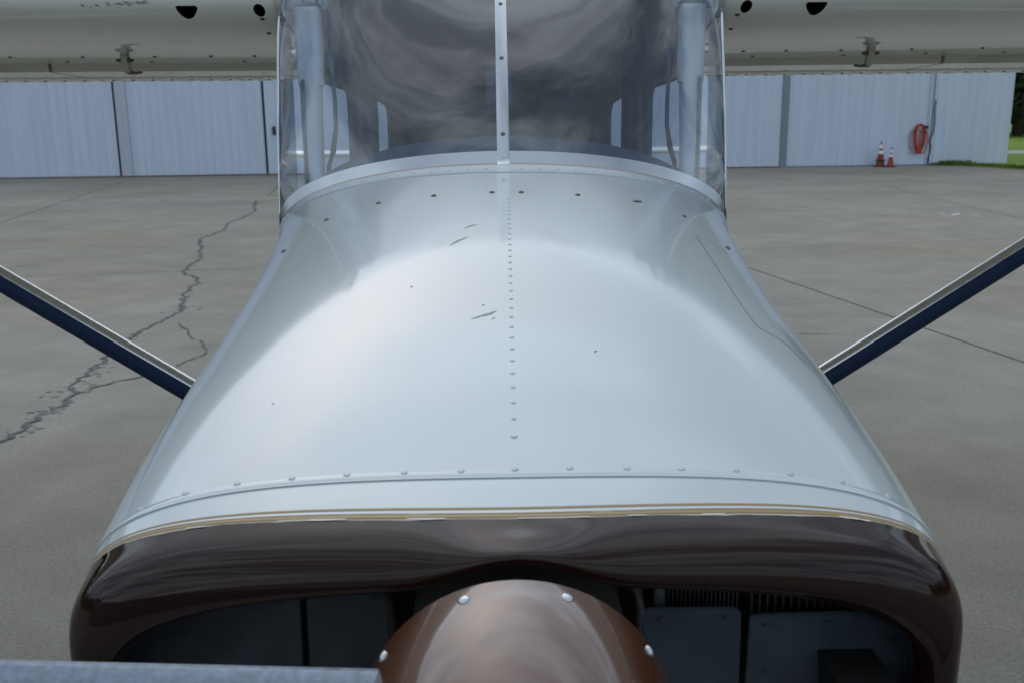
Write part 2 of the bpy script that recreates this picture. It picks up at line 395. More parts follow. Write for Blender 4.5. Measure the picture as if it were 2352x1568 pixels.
def corr(name, t0, t1, m, z0=0.05, z1=HH, pitch=0.30, dep=0.028, y=0.0):
    prof = []; t = t0
    while t < t1 - 0.01:
        for dt, dy in ((0.0, 0), (0.10, 0), (0.125, -dep), (0.175, -dep), (0.20, 0)):
            if t + dt * pitch / 0.3 < t1: prof.append((t + dt * pitch / 0.3, y + dy))
        t += pitch
    prof.append((t1, y))
    V = []; n = len(prof)
    for z in (z0, z1): V += [Vector((a, b, z)) for a, b in prof]
    Fc = [(i, i + 1, n + i + 1, n + i) for i in range(n - 1)]
    k = len(V); V += [Vector((prof[0][0], y + 0.06, z0)), Vector((prof[-1][0], y + 0.06, z0)), Vector((prof[-1][0], y + 0.06, z1)), Vector((prof[0][0], y + 0.06, z1))]
    Fc += [(k + 1, k, k + 3, k + 2), (0, n, k + 3, k), (n - 1, k + 1, k + 2, 2 * n - 1)]
    return link(name, mesh(name, V, Fc, m, False), hangar)
def hbox(name, x0, x1, y0, y1, z0, z1, m):
    V, Fc = box(x0, x1, y0, y1, z0, z1); return link(name, mesh(name, V, Fc, m, False), hangar)
tA, tB = wall_t(279, 408)[0], wall_t(615, 398)[0]
tC, tD, tE = wall_t(1797, 382)[0], wall_t(2127, 380)[0], wall_t(2311, 380)[0]
tm1, tm2 = wall_t(985, 390)[0], wall_t(1390, 390)[0]
tL = -16.0
GAP = 0.09
corr('door_panel', tL, tA - 8.2, HWHITE); corr('door_panel', tA - 8.1, tA - GAP / 2, HWHITE)
hbox('door_edge_trim', tA + GAP / 2, tA + 0.42, -0.035, 0.05, 0.05, HH, HPALE)
corr('door_panel', tA + 0.425, tB - GAP / 2, HWHITE, y=0.02); corr('door_panel', tB + GAP / 2, tm1 - 0.05, HWHITE)
corr('door_panel', tm1 + 0.05, tm2 - 0.05, HWHITE); corr('door_panel', tm2 + 0.05, tC - 0.13, HWHITE)
hbox('door_post', tC - 0.125, tC + 0.125, -0.05, 0.06, 0.0, HH, HGREY)
corr('wall_panel', tC + 0.13, tD - 0.11, HWHITE)
hbox('door_edge_trim', tD - 0.105, tD + 0.055, -0.02, 0.05, 0.0, HH, HPALE)
hbox('downpipe', tD + 0.06, tD + 0.10, -0.04, 0.0, 0.9, HH, HGREY)
corr('wall_panel', tD + 0.105, tE, HWHITE)
hbox('door_gap', tA - GAP / 2 + 0.002, tA + GAP / 2 - 0.002, 0.062, 0.09, 0.0, HH, HGAP)
hbox('door_gap', tB - GAP / 2 + 0.002, tB + GAP / 2 - 0.002, 0.062, 0.09, 0.0, HH, HGAP)
hbox('interior_wall', tL, tE - 0.02, 0.10, 0.2, 0.0, HH - 0.02, HGAP)
hbox('sill_rail', tL, tC - 0.13, -0.03, 0.055, 0.0, 0.047, RUST)
hbox('sill_rail', tC + 0.13, tE, -0.02, 0.055, 0.0, 0.047, HGREY)
hbox('side_wall', tE - 0.12, tE, 0.2, 18.0, 0.0, HH, HWHITE); hbox('side_wall', tL, tL + 0.12, 0.2, 18.0, 0.0, HH, HWHITE)
hbox('rear_wall', tL + 0.12, tE - 0.12, 17.9, 18.0, 0.0, HH, HWHITE)
rv = [Vector((tL - .3, -.4, HH)), Vector((tE + .3, -.4, HH)), Vector((tE + .3, 9, HH + 1.3)), Vector((tL - .3, 9, HH + 1.3)), Vector((tE + .3, 18.4, HH)), Vector((tL - .3, 18.4, HH)),
      Vector((tL - .3, -.4, HH + .12)), Vector((tE + .3, -.4, HH + .12)), Vector((tE + .3, 9, HH + 1.42)), Vector((tL - .3, 9, HH + 1.42)), Vector((tE + .3, 18.4, HH + .12)), Vector((tL - .3, 18.4, HH + .12))]
rf = [(0, 3, 2, 1), (3, 5, 4, 2), (6, 7, 8, 9), (9, 8, 10, 11), (0, 1, 7, 6), (5, 11, 10, 4), (1, 2, 8, 7), (2, 4, 10, 8), (0, 6, 9, 3), (3, 9, 11, 5)]
link('roof', mesh('roof', rv, rf, ROOFM, False), hangar)
th, zh = wall_t(630, 300)
V, Fc = box(th - 0.05, th + 0.05, -0.10, 0.0, zh - 0.16, zh + 0.14); hm = mesh('door_handle', V, Fc, HGAP, False); bevel_mesh(hm, 0.03, 2); link('door_handle', hm, hangar)
# loose black cable down the trim
pts = []
for y in range(380, 690, 20): pass
cp = [(tD + 0.14, -0.06, 2.4), (tD + 0.12, -0.07, 2.0), (tD + 0.16, -0.06, 1.6), (tD + 0.13, -0.06, 1.2), (tD + 0.02, -0.06, 0.9), (tD + 0.10, -0.06, 0.75), (tD + 0.08, -0.06, 0.45), (tD + 0.02, -0.06, 0.30), (tD + 0.03, -0.06, 0.05)]
V, Fc = tube(cp, 0.018, 6); link('cable', mesh('cable', V, Fc, HGAP), hangar)

# lawn strip right of the hangar
edge = [(15.7, 37.12), (16.3, 36.95), (16.9, 36.5), (17.3, 35.4), (17.7, 33.6), (19, 31.0), (24, 27.6), (30, 25), (60, 20), (200, 5)]
V, Fc = [], []
for x, y in edge:
    V += [Vector((x, y, 0.012)), Vector((x + 0.4, y + 1.1, 0.05)), Vector((x + 60, y + 90, 0.05))]
for i in range(len(edge) - 1):
    for k in range(2): Fc.append((3 * i + k, 3 * i + 3 + k, 3 * i + 4 + k, 3 * i + 1 + k))
# keep the strip in front of the hangar wall: clip points that would run behind it are hidden by the hangar itself
tag(link('lawn', mesh('lawn', V, Fc, LAWN, False)), kind='structure')
TAXI = mat('taxiway_concrete', (0.42, 0.41, 0.38), 0.9, noise=(0.6, 0.3, (0.36, 0.35, 0.33)))
V, Fc = box(21, 260, 45.0, 48.2, -0.05, 0.075); tag(link('taxiway', mesh('taxiway', V, Fc, TAXI, False)), kind='structure')
# blades of grass along the wall foot and over the lawn's edge
BL = grass_mat('grass_blade', (0.07, 0.14, 0.02), (0.16, 0.21, 0.04), 2.0)
V, Fc = [], []
def blade(x, y, z, h):
    a = random.uniform(0, 6.28); w = random.uniform(0.006, 0.014); lean = Vector((random.uniform(-.5, .5), random.uniform(-.5, .5), 0)) * h
    p = Vector((x, y, z)); d = Vector((math.cos(a) * w, math.sin(a) * w, 0)); k = len(V)
    V.extend([p - d, p + d, p + lean * .4 + Vector((0, 0, h * .65)) + d * .6, p + lean + Vector((0, 0, h))]); Fc.append((k, k + 1, k + 2)); Fc.append((k, k + 2, k + 3))
for q in range(9000):
    t = random.random() ** 0.8; xx = 15.8 + t * 7.0; wy = W0.y + (xx - W0.x) * (WD.y / WD.x)
    ey = np.interp(xx, [e[0] for e in edge], [e[1] for e in edge])
    yy = ey + random.random() * (max(0.35, min(2.2, wy - ey - 0.05)))
    if xx < tE + W0.x and yy > wy - 0.05: continue
    tall = 1.5 if (16.2 < xx < 17.6 and yy > wy - 0.5) else 1.0
    blade(xx, yy, 0.03, random.uniform(0.05, 0.13) * tall * (1.6 if random.random() < 0.03 else 1))
tag(link('grass', mesh('grass', V, Fc, BL, False)), kind='stuff')

# ------------------------------------------------------------------ cones and hose at the hangar wall
ORANGE = mat('cone_orange', (0.40, 0.034, 0.022), 0.5, noise=(9, 0.3, (0.33, 0.033, 0.022)))
CWHITE = mat('cone_white_band', (0.75, 0.75, 0.74), 0.5)
CONEDK = mat('cone_orange_worn', (0.27, 0.045, 0.02), 0.6, noise=(9, 0.3, (0.20, 0.038, 0.022)))
HOSE = mat('orange_hose', (0.42, 0.03, 0.012), 0.5)
def cone(x, y, h, label, body, ring):
    t = empty('traffic_cone', (x, y, 0), random.random(), label, 'traffic cone', 'traffic cones by the hangar wall')
    b = h * 0.22
    V, Fc = box(-b, b, -b, b, 0.0, 0.035); me = mesh('base', V, Fc, RUBBER, False); bevel_mesh(me, 0.012, 2); link('base', me, t)
    rad = lambda z: h * 0.155 * (1 - z / h) + h * 0.028
    zs = [0.035, h * 0.53]
    V, Fc = lathe([(rad(z), z) for z in (0.036, h * 0.25, h * 0.55, h * 0.80, h)] , 20); link('body', mesh('body', V, Fc, body, sharp=40), t)
    for z0, z1 in ((0.52, 0.66), (0.74, 0.90)):
        V, Fc = lathe([(rad(h * z0) + .001, h * z0), (rad(h * z0) + .006, h * z0 + .004), (rad(h * z1) + .006, h * z1 - .004), (rad(h * z1) + .001, h * z1)], 20, caps=False)
        link('reflective_band', mesh('reflective_band', V, Fc, CWHITE, sharp=40), t)
    V, Fc = lathe([(rad(h) + .003, h * .92), (rad(h) + .006, h * .95), (rad(h) * .9, h + .01), (rad(h) * .3, h + .016)], 14); link('tip', mesh('tip', V, Fc, HGAP), t)
    if ring:
        V, Fc = lathe([(rad(.26 * h) + .01, .24 * h), (rad(.26 * h) + .09, .25 * h), (rad(.26 * h) + .09, .275 * h), (rad(.26 * h) + .01, .285 * h)], 16, caps=False); link('collar', mesh('collar', V, Fc, RUBBER, sharp=30), t)
c1 = ground_at(2021, 383); c2 = ground_at(2041, 384)
wy = lambda x: W0.y + (x - W0.x) * (WD.y / WD.x)
cone(13.78, wy(13.8) - 0.45, 0.91, 'taller faded traffic cone with a black collar against the hangar wall', CONEDK, True)
cone(14.06, wy(14.1) - 0.75, 0.71, 'shorter bright orange traffic cone beside the taller one', ORANGE, False)
th, zh = wall_t(2108, 318)
hb = W0 + WD * th + WNrm * 0.10
hose = empty('hose_coil', hb + Vector((0, 0, 0.0)), HA, 'coiled orange hose hanging on the hangar wall beside the cones', 'hose')
def loops(n, cx, cz, rx, rz, jit, r, m, name, seed):
    rr = random.Random(seed); parts = []
    for i in range(n):
        ax, az = rx * rr.uniform(1 - jit, 1 + jit * .6), rz * rr.uniform(1 - jit * .5, 1 + jit * .5); ox, oz = rr.uniform(-.03, .03), rr.uniform(-.03, .02) - (az - rz)
        pts = []
        for k in range(25):
            a = 2 * math.pi * k / 24; sq = 0.85 + 0.15 * math.sin(a)
            pts.append(Vector((cx + ox + ax * math.cos(a) * sq, -0.01 * (i % 4) + 0.01 * math.sin(a * 3 + i), cz + oz + az * math.sin(a))))
        parts.append(tube(pts, r, 7, cap=False))
    V, Fc = join(*parts); return link(name, mesh(name, V, Fc, m), hose)
loops(9, 0.0, zh, 0.225, 0.50, 0.18, 0.022, HOSE, 'hose_loop', 3)
loops(3, -0.14, zh - 0.08, 0.30, 0.43, 0.2, 0.010, mat('faded_hose', (0.42, 0.16, 0.14), 0.6), 'loose_loop', 8)
loops(2, 0.16, zh - 0.12, 0.22, 0.42, 0.2, 0.010, HOSE, 'loose_loop', 11)
V, Fc = box(0.18, 0.30, -0.06, 0.09, zh + 0.34, zh + 0.46); link('hook', mesh('hook', V, Fc, HGAP, False), hose)

# ------------------------------------------------------------------ trees beyond the field
LEAF = grass_mat('pine_needles', (0.012, 0.024, 0.010), (0.035, 0.055, 0.022), 0.9); BARK = mat('pine_bark', (0.07, 0.05, 0.04), 0.9)
def crown_mesh(seed, H=19.0):
    r = random.Random(seed); V, Fc = [], []
    for q in range(2300):
        z = H * (0.10 + 0.90 * r.random() ** 0.9); R = (1 - (z / H) ** 1.5) * 3.6 * (0.55 + 0.45 * math.sin(z * 2.1 + seed) ** 2) + 0.25
        a = r.uniform(0, 6.283); rad = R * math.sqrt(r.random()); p = Vector((math.cos(a) * rad, math.sin(a) * rad, z - rad * 0.25)); s = r.uniform(0.22, 0.6)
        n1 = Vector((r.uniform(-1, 1), r.uniform(-1, 1), r.uniform(-.6, .6))).normalized(); n2 = n1.cross(Vector((r.uniform(-1, 1), r.uniform(-1, 1), r.uniform(-1, 1)))).normalized()
        k = len(V); V += [p - n1 * s, p + n2 * s * .45, p + n1 * s, p - n2 * s * .45]; Fc.append((k, k + 1, k + 2, k + 3))
    return mesh('crown', V, Fc, LEAF, False)
CR = [crown_mesh(1), crown_mesh(4), crown_mesh(9)]
V, Fc = tube([(0, 0, -0.3), (0.05, 0, 6), (0, 0.05, 12), (0, 0, 18)], [0.32, 0.26, 0.17, 0.04], 9); TM = mesh('trunk', V, Fc, BARK)
for k, (X, Y, lab) in enumerate(((38.4, 79.0, 'dark pine half hidden behind the far corner of the hangar'), (41.4, 80.5, 'dark pine beyond the taxiway just clear of the hangar corner'))):
    t = empty('pine_tree', (X, Y, -0.06), k * 2.1, lab, 'tree', 'pines beyond the grass field')
    t.scale = (1.05 + .1 * k,) * 3
    link('trunk', TM, t); link('crown', CR[k], t)

V, Fc = [], []
rw = random.Random(5)
def far_tree(x, y, H):
    k0 = len(V)
    V.extend([Vector((x - .25, y, -.1)), Vector((x + .25, y, -.1)), Vector((x + .1, y, H * .8)), Vector((x - .1, y, H * .8))]); Fc.append((k0, k0 + 1, k0 + 2, k0 + 3))
    for q in range(230):
        z = H * (0.06 + .94 * rw.random() ** .9); rad = ((1 - (z / H) ** 1.6) * 4.2 + .4) * math.sqrt(rw.random()); a = rw.uniform(0, 6.283); p = Vector((x + math.cos(a) * rad, y + math.sin(a) * rad, z)); sz = rw.uniform(.7, 1.5)
        n1 = Vector((rw.uniform(-1, 1), rw.uniform(-1, 1), rw.uniform(-.6, .6))).normalized(); n2 = n1.cross(Vector((rw.uniform(-1, 1), rw.uniform(-1, 1), rw.uniform(-1, 1)))).normalized()
        k = len(V); V.extend([p - n1 * sz, p + n2 * sz * .5, p + n1 * sz, p - n2 * sz * .5]); Fc.append((k, k + 1, k + 2, k + 3))
for y in np.arange(-40, 150, 4.5):  # unseen side rows, added to keep low sky out of the cowl's reflections
    for row in range(2):
        far_tree(-105 - row * 6 + rw.uniform(-2, 2), y + rw.uniform(-2, 2), rw.uniform(14, 20))
        if y < 78: far_tree(92 + row * 6 + rw.uniform(-2, 2) + max(0, 30 - y) * .3, y + rw.uniform(-2, 2), rw.uniform(14, 20))
for X in np.arange(35, 75, 3.6):
    for row in range(2): far_tree(X + rw.uniform(-1, 1), 86 + row * 5 + rw.uniform(-1.5, 1.5), rw.uniform(15, 21))
tag(link('wood', mesh('wood', V, Fc, LEAF, False)), label='distant dark pine wood, with unseen side rows added to block low sky', kind='stuff')

# ================================================================== the aeroplane
plane = empty('aeroplane', ROOT, YAW, 'white high-wing light aeroplane with brown nose and polished struts, seen from its propeller', 'aeroplane')

# --- nose and boot cowl surface: s 0 (lap seam at the nose) .. 1 (windshield base), tau 0 (top) .. 1 (shoulder) .. 2 (belly)
KN, KV = [0, .1, .2, .3, .4, .6, .8, .9, 1, 1.1], [.512, .521, .524, .522, .522, .53, .553, .572, .598, .60]
def smooth_interp(x, xs, ys):
    # Catmull-Rom (finite-difference Hermite)
    i = int(np.clip(np.searchsorted(xs, x) - 1, 0, len(xs) - 2)); h = xs[i + 1] - xs[i]; t = (x - xs[i]) / h
    d = lambda k: (ys[min(k + 1, len(ys) - 1)] - ys[max(k - 1, 0)]) / (xs[min(k + 1, len(xs) - 1)] - xs[max(k - 1, 0)])
    m0, m1 = d(i) * h, d(i + 1) * h
    return (2*t**3 - 3*t**2 + 1) * ys[i] + (t**3 - 2*t**2 + t) * m0 + (-2*t**3 + 3*t**2) * ys[i + 1] + (t**3 - t**2) * m1
def section(tau, hw, zt, zs, zb, a, b):
    """signed tau; returns (x, z)"""
    sg = 1 if tau >= 0 else -1; t = abs(tau)
    if t <= 1:
        ph = t * math.pi / 2; x = max(math.sin(ph), 0) ** (2 / a); z = zs + (zt - zs) * max(math.cos(ph), 0) ** (2 / b)
    else:
        ph = (t - 1) * math.pi / 2; x = max(math.cos(ph), 0) ** (2 / 4.5); z = zs - (zs - zb) * max(math.sin(ph), 0) ** (2 / 4.5)
    return sg * hw * x, z, x
def cowl(s, tau, lift=0.0):
    hw = smooth_interp(s, KN, KV); zt = 1.586 + .299 * s + 0.010 * math.sin(math.pi * min(max(s, 0), 1)) * 0.6; zs = 1.43 + .27 * s; zb = 1.02 - 0.10 * min(max(s, 0), 1)
    x, z, xn = section(tau, hw, zt, zs, zb, 3.2 - 1.2 * max(s, 0) ** 2.2, 3.3 - 1.1 * max(s, 0) ** 2.2)
    p = Vector((x, 1.07 + 1.38 * s + .15 * s * xn * xn, z))
    if lift: p = p + normal(s, tau) * lift
    return p
def normal(s, tau):
    e = 1e-3; du = cowl(s + e, tau) - cowl(s - e, tau); dv = cowl(s, tau + e) - cowl(s, tau - e)
    n = dv.cross(du); n = n.normalized() if n.length > 0 else Vector((0, 0, 1))
    return n if n.dot(Vector((0, -0.2, 1))) > 0 or abs(tau) > 1 else -n
TAU = list(np.linspace(-2, 2, 241))
def cowl_piece(name, s0, s1, lift, n, edge0=None):
    rows = []
    if edge0: rows.append([cowl(s0 + 0.0005, t, lift - edge0) for t in TAU])
    rows += [[cowl(s, t, lift) for t in TAU] for s in np.linspace(s0, s1, n)]
    V, Fc = grid(rows, flip=True); return part(name, V, Fc, WHITE, plane, sharp=50)
cowling = cowl_piece('cowling', 0.0, 0.825, 0.0015, 60, 0.003)
boot = cowl_piece('boot_cowl', 0.822, 1.0, 0.0, 14)
# rolled bead behind the lap seam
rows = []
for s, l in ((0.001, 0.0014), (0.003, 0.0019), (0.005, 0.0021), (0.008, 0.0019), (0.011, 0.0014)): rows.append([cowl(s, t, l) for t in np.linspace(-1.25, 1.25, 160)])
V, Fc = grid(rows, flip=True); part('lap_bead', V, Fc, WHITE, cowling)
def find_tau(s, xw):
    lo, hi = 0.0, 1.0
    for _ in range(40):
        mid = (lo + hi) / 2
        if cowl(s, mid).x < abs(xw): lo = mid
        else: hi = mid
    return math.copysign((lo + hi) / 2, xw)
def hit(x, y):
    """(s, tau) of the cowl point seen at (x, y)"""
    s = 0.5
    for _ in range(40):
        p = at(x, y, 1.07 + 1.38 * s)
        # march: want z on the surface
        best = None
        t = find_tau(s, p.x) if abs(p.x) < smooth_interp(s, KN, KV) * 0.999 else math.copysign(1.0, p.x)
        c = cowl(s, t); p = at(x, y, c.y)
        ds = (p.z - c.z)
        s = min(max(s - ds * 1.2 * -1 * (-1), -0.05), 1.05) if False else min(max(s + ds * -1.0 * (-0.9), -0.05), 1.08)
    return s, t
def hit2(x, y):
    # bisection on s: the ray is above the surface near the camera, below it far away
    def f(s):
        t = find_tau(s, at(x, y, 1.07 + 1.38 * s).x); c = cowl(s, t); q = at(x, y, c.y); return q.z - c.z
    lo, hi = -0.03, 1.03
    for _ in range(40):
        mid = (lo + hi) / 2
        if f(mid) > 0: lo = mid
        else: hi = mid
    s = (lo + hi) / 2; return s, find_tau(s, at(x, y, 1.07 + 1.38 * s).x)

# --- rivets and screws
def dome(r, h, n=10):
    prof = [(r, -0.0005), (r * .98, h * .25), (r * .8, h * .66), (r * .45, h * .93), (r * .08, h)]
    return lathe(prof, n)
RIV_W = mesh('rivet', *dome(0.0044, 0.0020), WHITE); RIV_S = mesh('rivet', *dome(0.0036, 0.0015), WHITE); RIV_M = mesh('screw', *dome(0.0066, 0.0035, 14), SCREW)
RIV_D = mesh('screw', *dome(0.0062, 0.0034, 12), mat('worn_screw', (0.13, 0.13, 0.13), 0.4, metal=0.8)); RIV_T = mesh('rivet', *dome(0.007, 0.004), DARKSCREW)
def stud(me, p, n, parent, name=None):
    o = link(name or me.name.split('.')[0], me, parent); o.location = p - PIV
    o.rotation_mode = 'QUATERNION'; o.rotation_quaternion = n.to_track_quat('Z', 'Y'); return o
for y in [1080, 1004, 963, 926, 891, 859, 830, 803, 777, 753, 730, 709, 689, 670, 652, 636, 620, 605, 591, 577, 564, 551, 539, 527, 516, 505, 495, 486, 477, 468, 459]:
    s, t = hit2(1168.0 + (y - 450) * 0.0238, y); stud(RIV_S if y < 1000 else RIV_W, cowl(s, t, 0.0015), normal(s, t), cowling, 'rivet')
for x, y in [(321, 1171), (427, 1135), (545, 1113), (671, 1101), (797, 1093), (929, 1088), (1059, 1084), (1309, 1077), (1440, 1078), (1565, 1079), (1691, 1082), (1815, 1090), (1933, 1108), (2040, 1141)]:
    s, t = hit2(x, y); stud(RIV_W, cowl(s, t, 0.0015), normal(s, t), cowling, 'rivet')
for sx in (-1, 1): s, t = 0.028, sx * 0.93; stud(RIV_W, cowl(s, t, 0.0015), normal(s, t), cowling, 'rivet')
for x, y in [(740, 507), (866, 469), (996, 452), (1130, 444), (1197, 444), (1328, 450), (1464, 465), (1473, 465), (1583, 499), (634, 579), (1690, 571)]:
    s, t = hit2(x, y); stud(RIV_D, cowl(s, t, 0.0015), normal(s, t), cowling, 'screw')
for x, y in [(905, 463), (925, 459), (945, 456), (975, 450), (1040, 443), (1090, 441), (1115, 440), (1150, 440), (1225, 441), (1260, 443), (1385, 452), (1520, 472), (800, 490), (705, 520)]:
    s, t = hit2(x, y); stud(RIV_S, cowl(s, t, 0.001), normal(s, t), boot if s > .83 else cowling, 'rivet')
# trim band with rivets, gold line, aluminium retainer round the windshield base
def band(name, s0, s1, l, m, parent, tr=1.08, n=4, edge=0.0012):
    rows = [[cowl(s0, t, 0.0002) for t in np.linspace(-tr, tr, 180)]]
    rows += [[cowl(s, t, l) for t in np.linspace(-tr, tr, 180)] for s in np.linspace(s0 + 0.0003, s1 - 0.0003, n)]
    rows += [[cowl(s1, t, 0.0002) for t in np.linspace(-tr, tr, 180)]]
    V, Fc = grid(rows, flip=True); return part(name, V, Fc, m, parent, sharp=40)
trim = band('trim_band', 0.935, 0.985, 0.0016, WHITE, boot)
band('gold_line', 0.985, 0.997, 0.0012, GOLD, boot)
for x in list(range(-13, 14)):
    if x == 0: continue
    t = find_tau(0.958, x * 0.044) if abs(x) * 0.044 < 0.59 else None
    if t is not None: stud(RIV_W, cowl(0.958, t, 0.0016), normal(0.958, t), boot, 'rivet')

# --- windshield
def ws(q, r):
    B = cowl(1.0, q); 
    T = Vector((0.603 * math.copysign(abs(math.sin(min(abs(q), 1) * math.pi / 2)) ** 0.95, q), 3.02 - 0.22 * abs(q) ** 2.2, 2.47 - 0.10 * abs(q) ** 4))
    p = B.lerp(T, r); k = 4 * r * (1 - r)
    p += Vector((0.005 * q * k, -0.018 * k * (1 - 0.6 * abs(q)), 0.018 * k * (1 - abs(q))))
    return p
def wsn(q, r):
    e = 1e-3; n = (ws(q + e, r) - ws(q - e, r)).cross(ws(q, r + e) - ws(q, r - e)).normalized(); return n if n.y < 0 else -n
QS = list(np.linspace(-1, 1, 121))
def ws_side(sg, w, r):
    p = ws(sg, r); d = Vector((0, 1, 0)); end = Vector((sg * (0.592 + .012 * r), 2.83 + .10 * r, p.z + .02 * (1 - r)))
    return p.lerp(end, w) + Vector((sg * .004 * 4 * w * (1 - w), 0, 0))
rows = []
for r in np.linspace(0.0, 1, 40):
    rows.append([ws_side(-1, w, r) for w in (1, .75, .5, .25)] + [ws(q, r) for q in QS] + [ws_side(1, w, r) for w in (.25, .5, .75, 1)])
V, Fc = grid(rows); part('windshield', V, Fc, PLEXI, plane)
def wstrip(name, q0, q1, r0, r1, l, m, parent, nq=60, nr=6):
    qs = np.linspace(q0, q1, nq); rr = np.linspace(r0, r1, nr)
    rows = [[ws(q, r0) for q in qs]] + [[ws(q, r) + wsn(q, r) * l for q in qs] for r in rr] + [[ws(q, r1) for q in qs]]
    for i, row in enumerate(rows):
        pass
    V, Fc = grid(rows); a = part(name, V, Fc, m, parent, sharp=40); return a
ret = wstrip('windshield_retainer', -0.985, 0.985, -0.004, 0.042, 0.003, ALU, plane, 180, 6)
# centre strip: flat aluminium bar over the joint of the two windshield halves
hwS = 0.0155
rows = []
for r in np.linspace(-0.02, 1.0, 50):
    c = ws(0.0, max(r, 0.0)) + (Vector((0, -0.012, -0.006)) if r < 0 else Vector((0, 0, 0))); n = wsn(0.0, max(r, 0.01))
    rows.append([c + Vector((-hwS, 0, 0)) + n * 0.0005, c + Vector((-hwS, 0, 0)) + n * 0.0055, c + Vector((-hwS * .8, 0, 0)) + n * 0.0065, c + Vector((hwS * .8, 0, 0)) + n * 0.0065, c + Vector((hwS, 0, 0)) + n * 0.0055, c + Vector((hwS, 0, 0)) + n * 0.0005])
V, Fc = grid(rows); cs = part('centre_strip', V, Fc, ALU, plane, sharp=35)
for y in (-60, 14, 138, 312):
    lo, hi = 0.0, 1.0
    for _ in range(30):
        mid = (lo + hi) / 2; c = ws(0, mid); q = at(1154, y, c.y)
        if q.z > c.z: lo = mid
        else: hi = mid
    stud(RIV_D, ws(0, lo) + wsn(0, lo) * 0.006, wsn(0, lo), cs, 'screw')
# edge channels at the two sides of the windshield
for sg in (-1, 1):
    V, Fc = tube([ws(sg * 1.0, r) + Vector((0, 0.006, 0)) for r in np.linspace(0.0, 1.0, 14)], 0.0035, 8); part('windshield_edge', V, Fc, CHROME, plane)

# --- nose bowl
def bump_c(x): return math.exp(-(x / 0.072) ** 2)
def bowl_loop(k):
    P = []
    for t in TAU:
        if k == 0: x, z, xn = section(t, .512, 1.5862, 1.43, 1.02, 3.2, 3.3); v = 1.072
        elif k == 1: x, z, xn = section(t, .5115, 1.5718, 1.425, 1.025, 3.15, 3.2); v = .985 + .062 * xn * xn
        elif k == 2: x, z, xn = section(t, .508, 1.561, 1.415, 1.04, 2.9, 3.0); v = .945 + .052 * xn * xn
        elif k == 3: x, z, xn = section(t, .497, 1.5465, 1.395, 1.06, 2.6, 2.7); v = .925 + .05 * xn * xn
        elif k == 4: x, z, xn = section(t, .480, 1.531, 1.37, 1.09, 2.4, 2.6); v = .918 + .05 * xn * xn
        elif k == 5: x, z, xn = section(t, .466, 1.5195, 1.36, 1.11, 2.4, 2.6); v = .922 + .05 * xn * xn
        elif k == 6: x, z, xn = section(t, .458, 1.513, 1.355, 1.12, 2.4, 2.6); v = .940 + .05 * xn * xn
        else: x, z, xn = section(t, .462, 1.518, 1.355, 1.115, 2.4, 2.6); v = .985 + .04 * xn * xn
        if abs(t) < 1:
            amp = (0, 0.0, 0.0085, 0.021, 0.029, 0.030, 0.029, 0.02)[k]; z += amp * bump_c(x); v -= (0, 0.0, 0.011, 0.017, 0.014, 0.006, 0, 0)[k] * bump_c(x)
        P.append(Vector((x, v, z)))
    return P
LP = [bowl_loop(k) for k in range(8)]
def cr_pt(p0, p1, p2, p3, t): return 0.5 * ((2 * p1) + (p2 - p0) * t + (2 * p0 - 5 * p1 + 4 * p2 - p3) * t * t + (3 * p1 - p0 - 3 * p2 + p3) * t ** 3)
def bowl_rows(k0, k1, n):
    rows = []
    for k in range(k0, k1):
        for i in range(n if k < k1 - 1 else n + 1):
            t = i / n; row = []
            for j in range(len(TAU)):
                p1, p2 = LP[k][j], LP[k + 1][j]; p0 = LP[k - 1][j] if k > 0 else p1 * 2 - p2; p3 = LP[k + 2][j] if k + 2 < len(LP) else p2 * 2 - p1
                row.append(cr_pt(p0, p1, p2, p3, t))
            rows.append(row)
    return rows
RW = bowl_rows(0, 1, 10); RB = bowl_rows(1, 7, 8)
V1, F1 = grid(RW); V2, F2 = grid(RB)
V, Fc = join((V1, F1), (V2, F2)); bowl = part('nose_bowl', V, Fc, [WHITE, BROWN], plane, mi=[0] * len(F1) + [1] * len(F2))
def bowl_pt(u, j, l=0.0):
    """u 0 seam .. 1 paint edge .. up into the brown; j index into TAU"""
    def ev(u, j):
        k = min(int(u), 5); t = u - k; p1, p2 = LP[k][j], LP[k + 1][j]; p0 = LP[k - 1][j] if k > 0 else p1 * 2 - p2; return cr_pt(p0, p1, p2, LP[k + 2][j], t)
    p = ev(u, j)
    if l:
        jj = (max(j - 1, 0), min(j + 1, len(TAU) - 1)); n = (ev(u, jj[1]) - ev(u, jj[0])).cross(ev(u + .02, j) - ev(max(u - .02, 0), j)).normalized()
        if n.dot(p - Vector((0, 1.2, 1.35))) < 0: n = -n
        p = p + n * l
    return p
J0, J1 = 52, len(TAU) - 53
def stripe(name, u0, u1, l, m, ragged=0.0):
    rr = random.Random(4); rows = [[], [], [], []]
    walk = 0
    for j in range(J0, J1):
        walk = walk * 0.75 + rr.uniform(-1, 1) * ragged
        ub = u1 + walk
        for i, (u, ll) in enumerate(((u0, 0.0001), (u0 + 0.002, l), (ub - 0.002, l), (ub, 0.0001))): rows[i].append(bowl_pt(u, j, ll))
    V, Fc = grid(rows); return part(name, V, Fc, m, bowl, smooth=True)
stripe('primer_edge', 0.93, 1.025, 0.0003, PRIMER, 0.018)
stripe('gold_stripe', 0.84, 1.0, 0.0006, GOLD, 0.008)
stripe('thin_gold_stripe', 0.70, 0.755, 0.0005, GOLD)
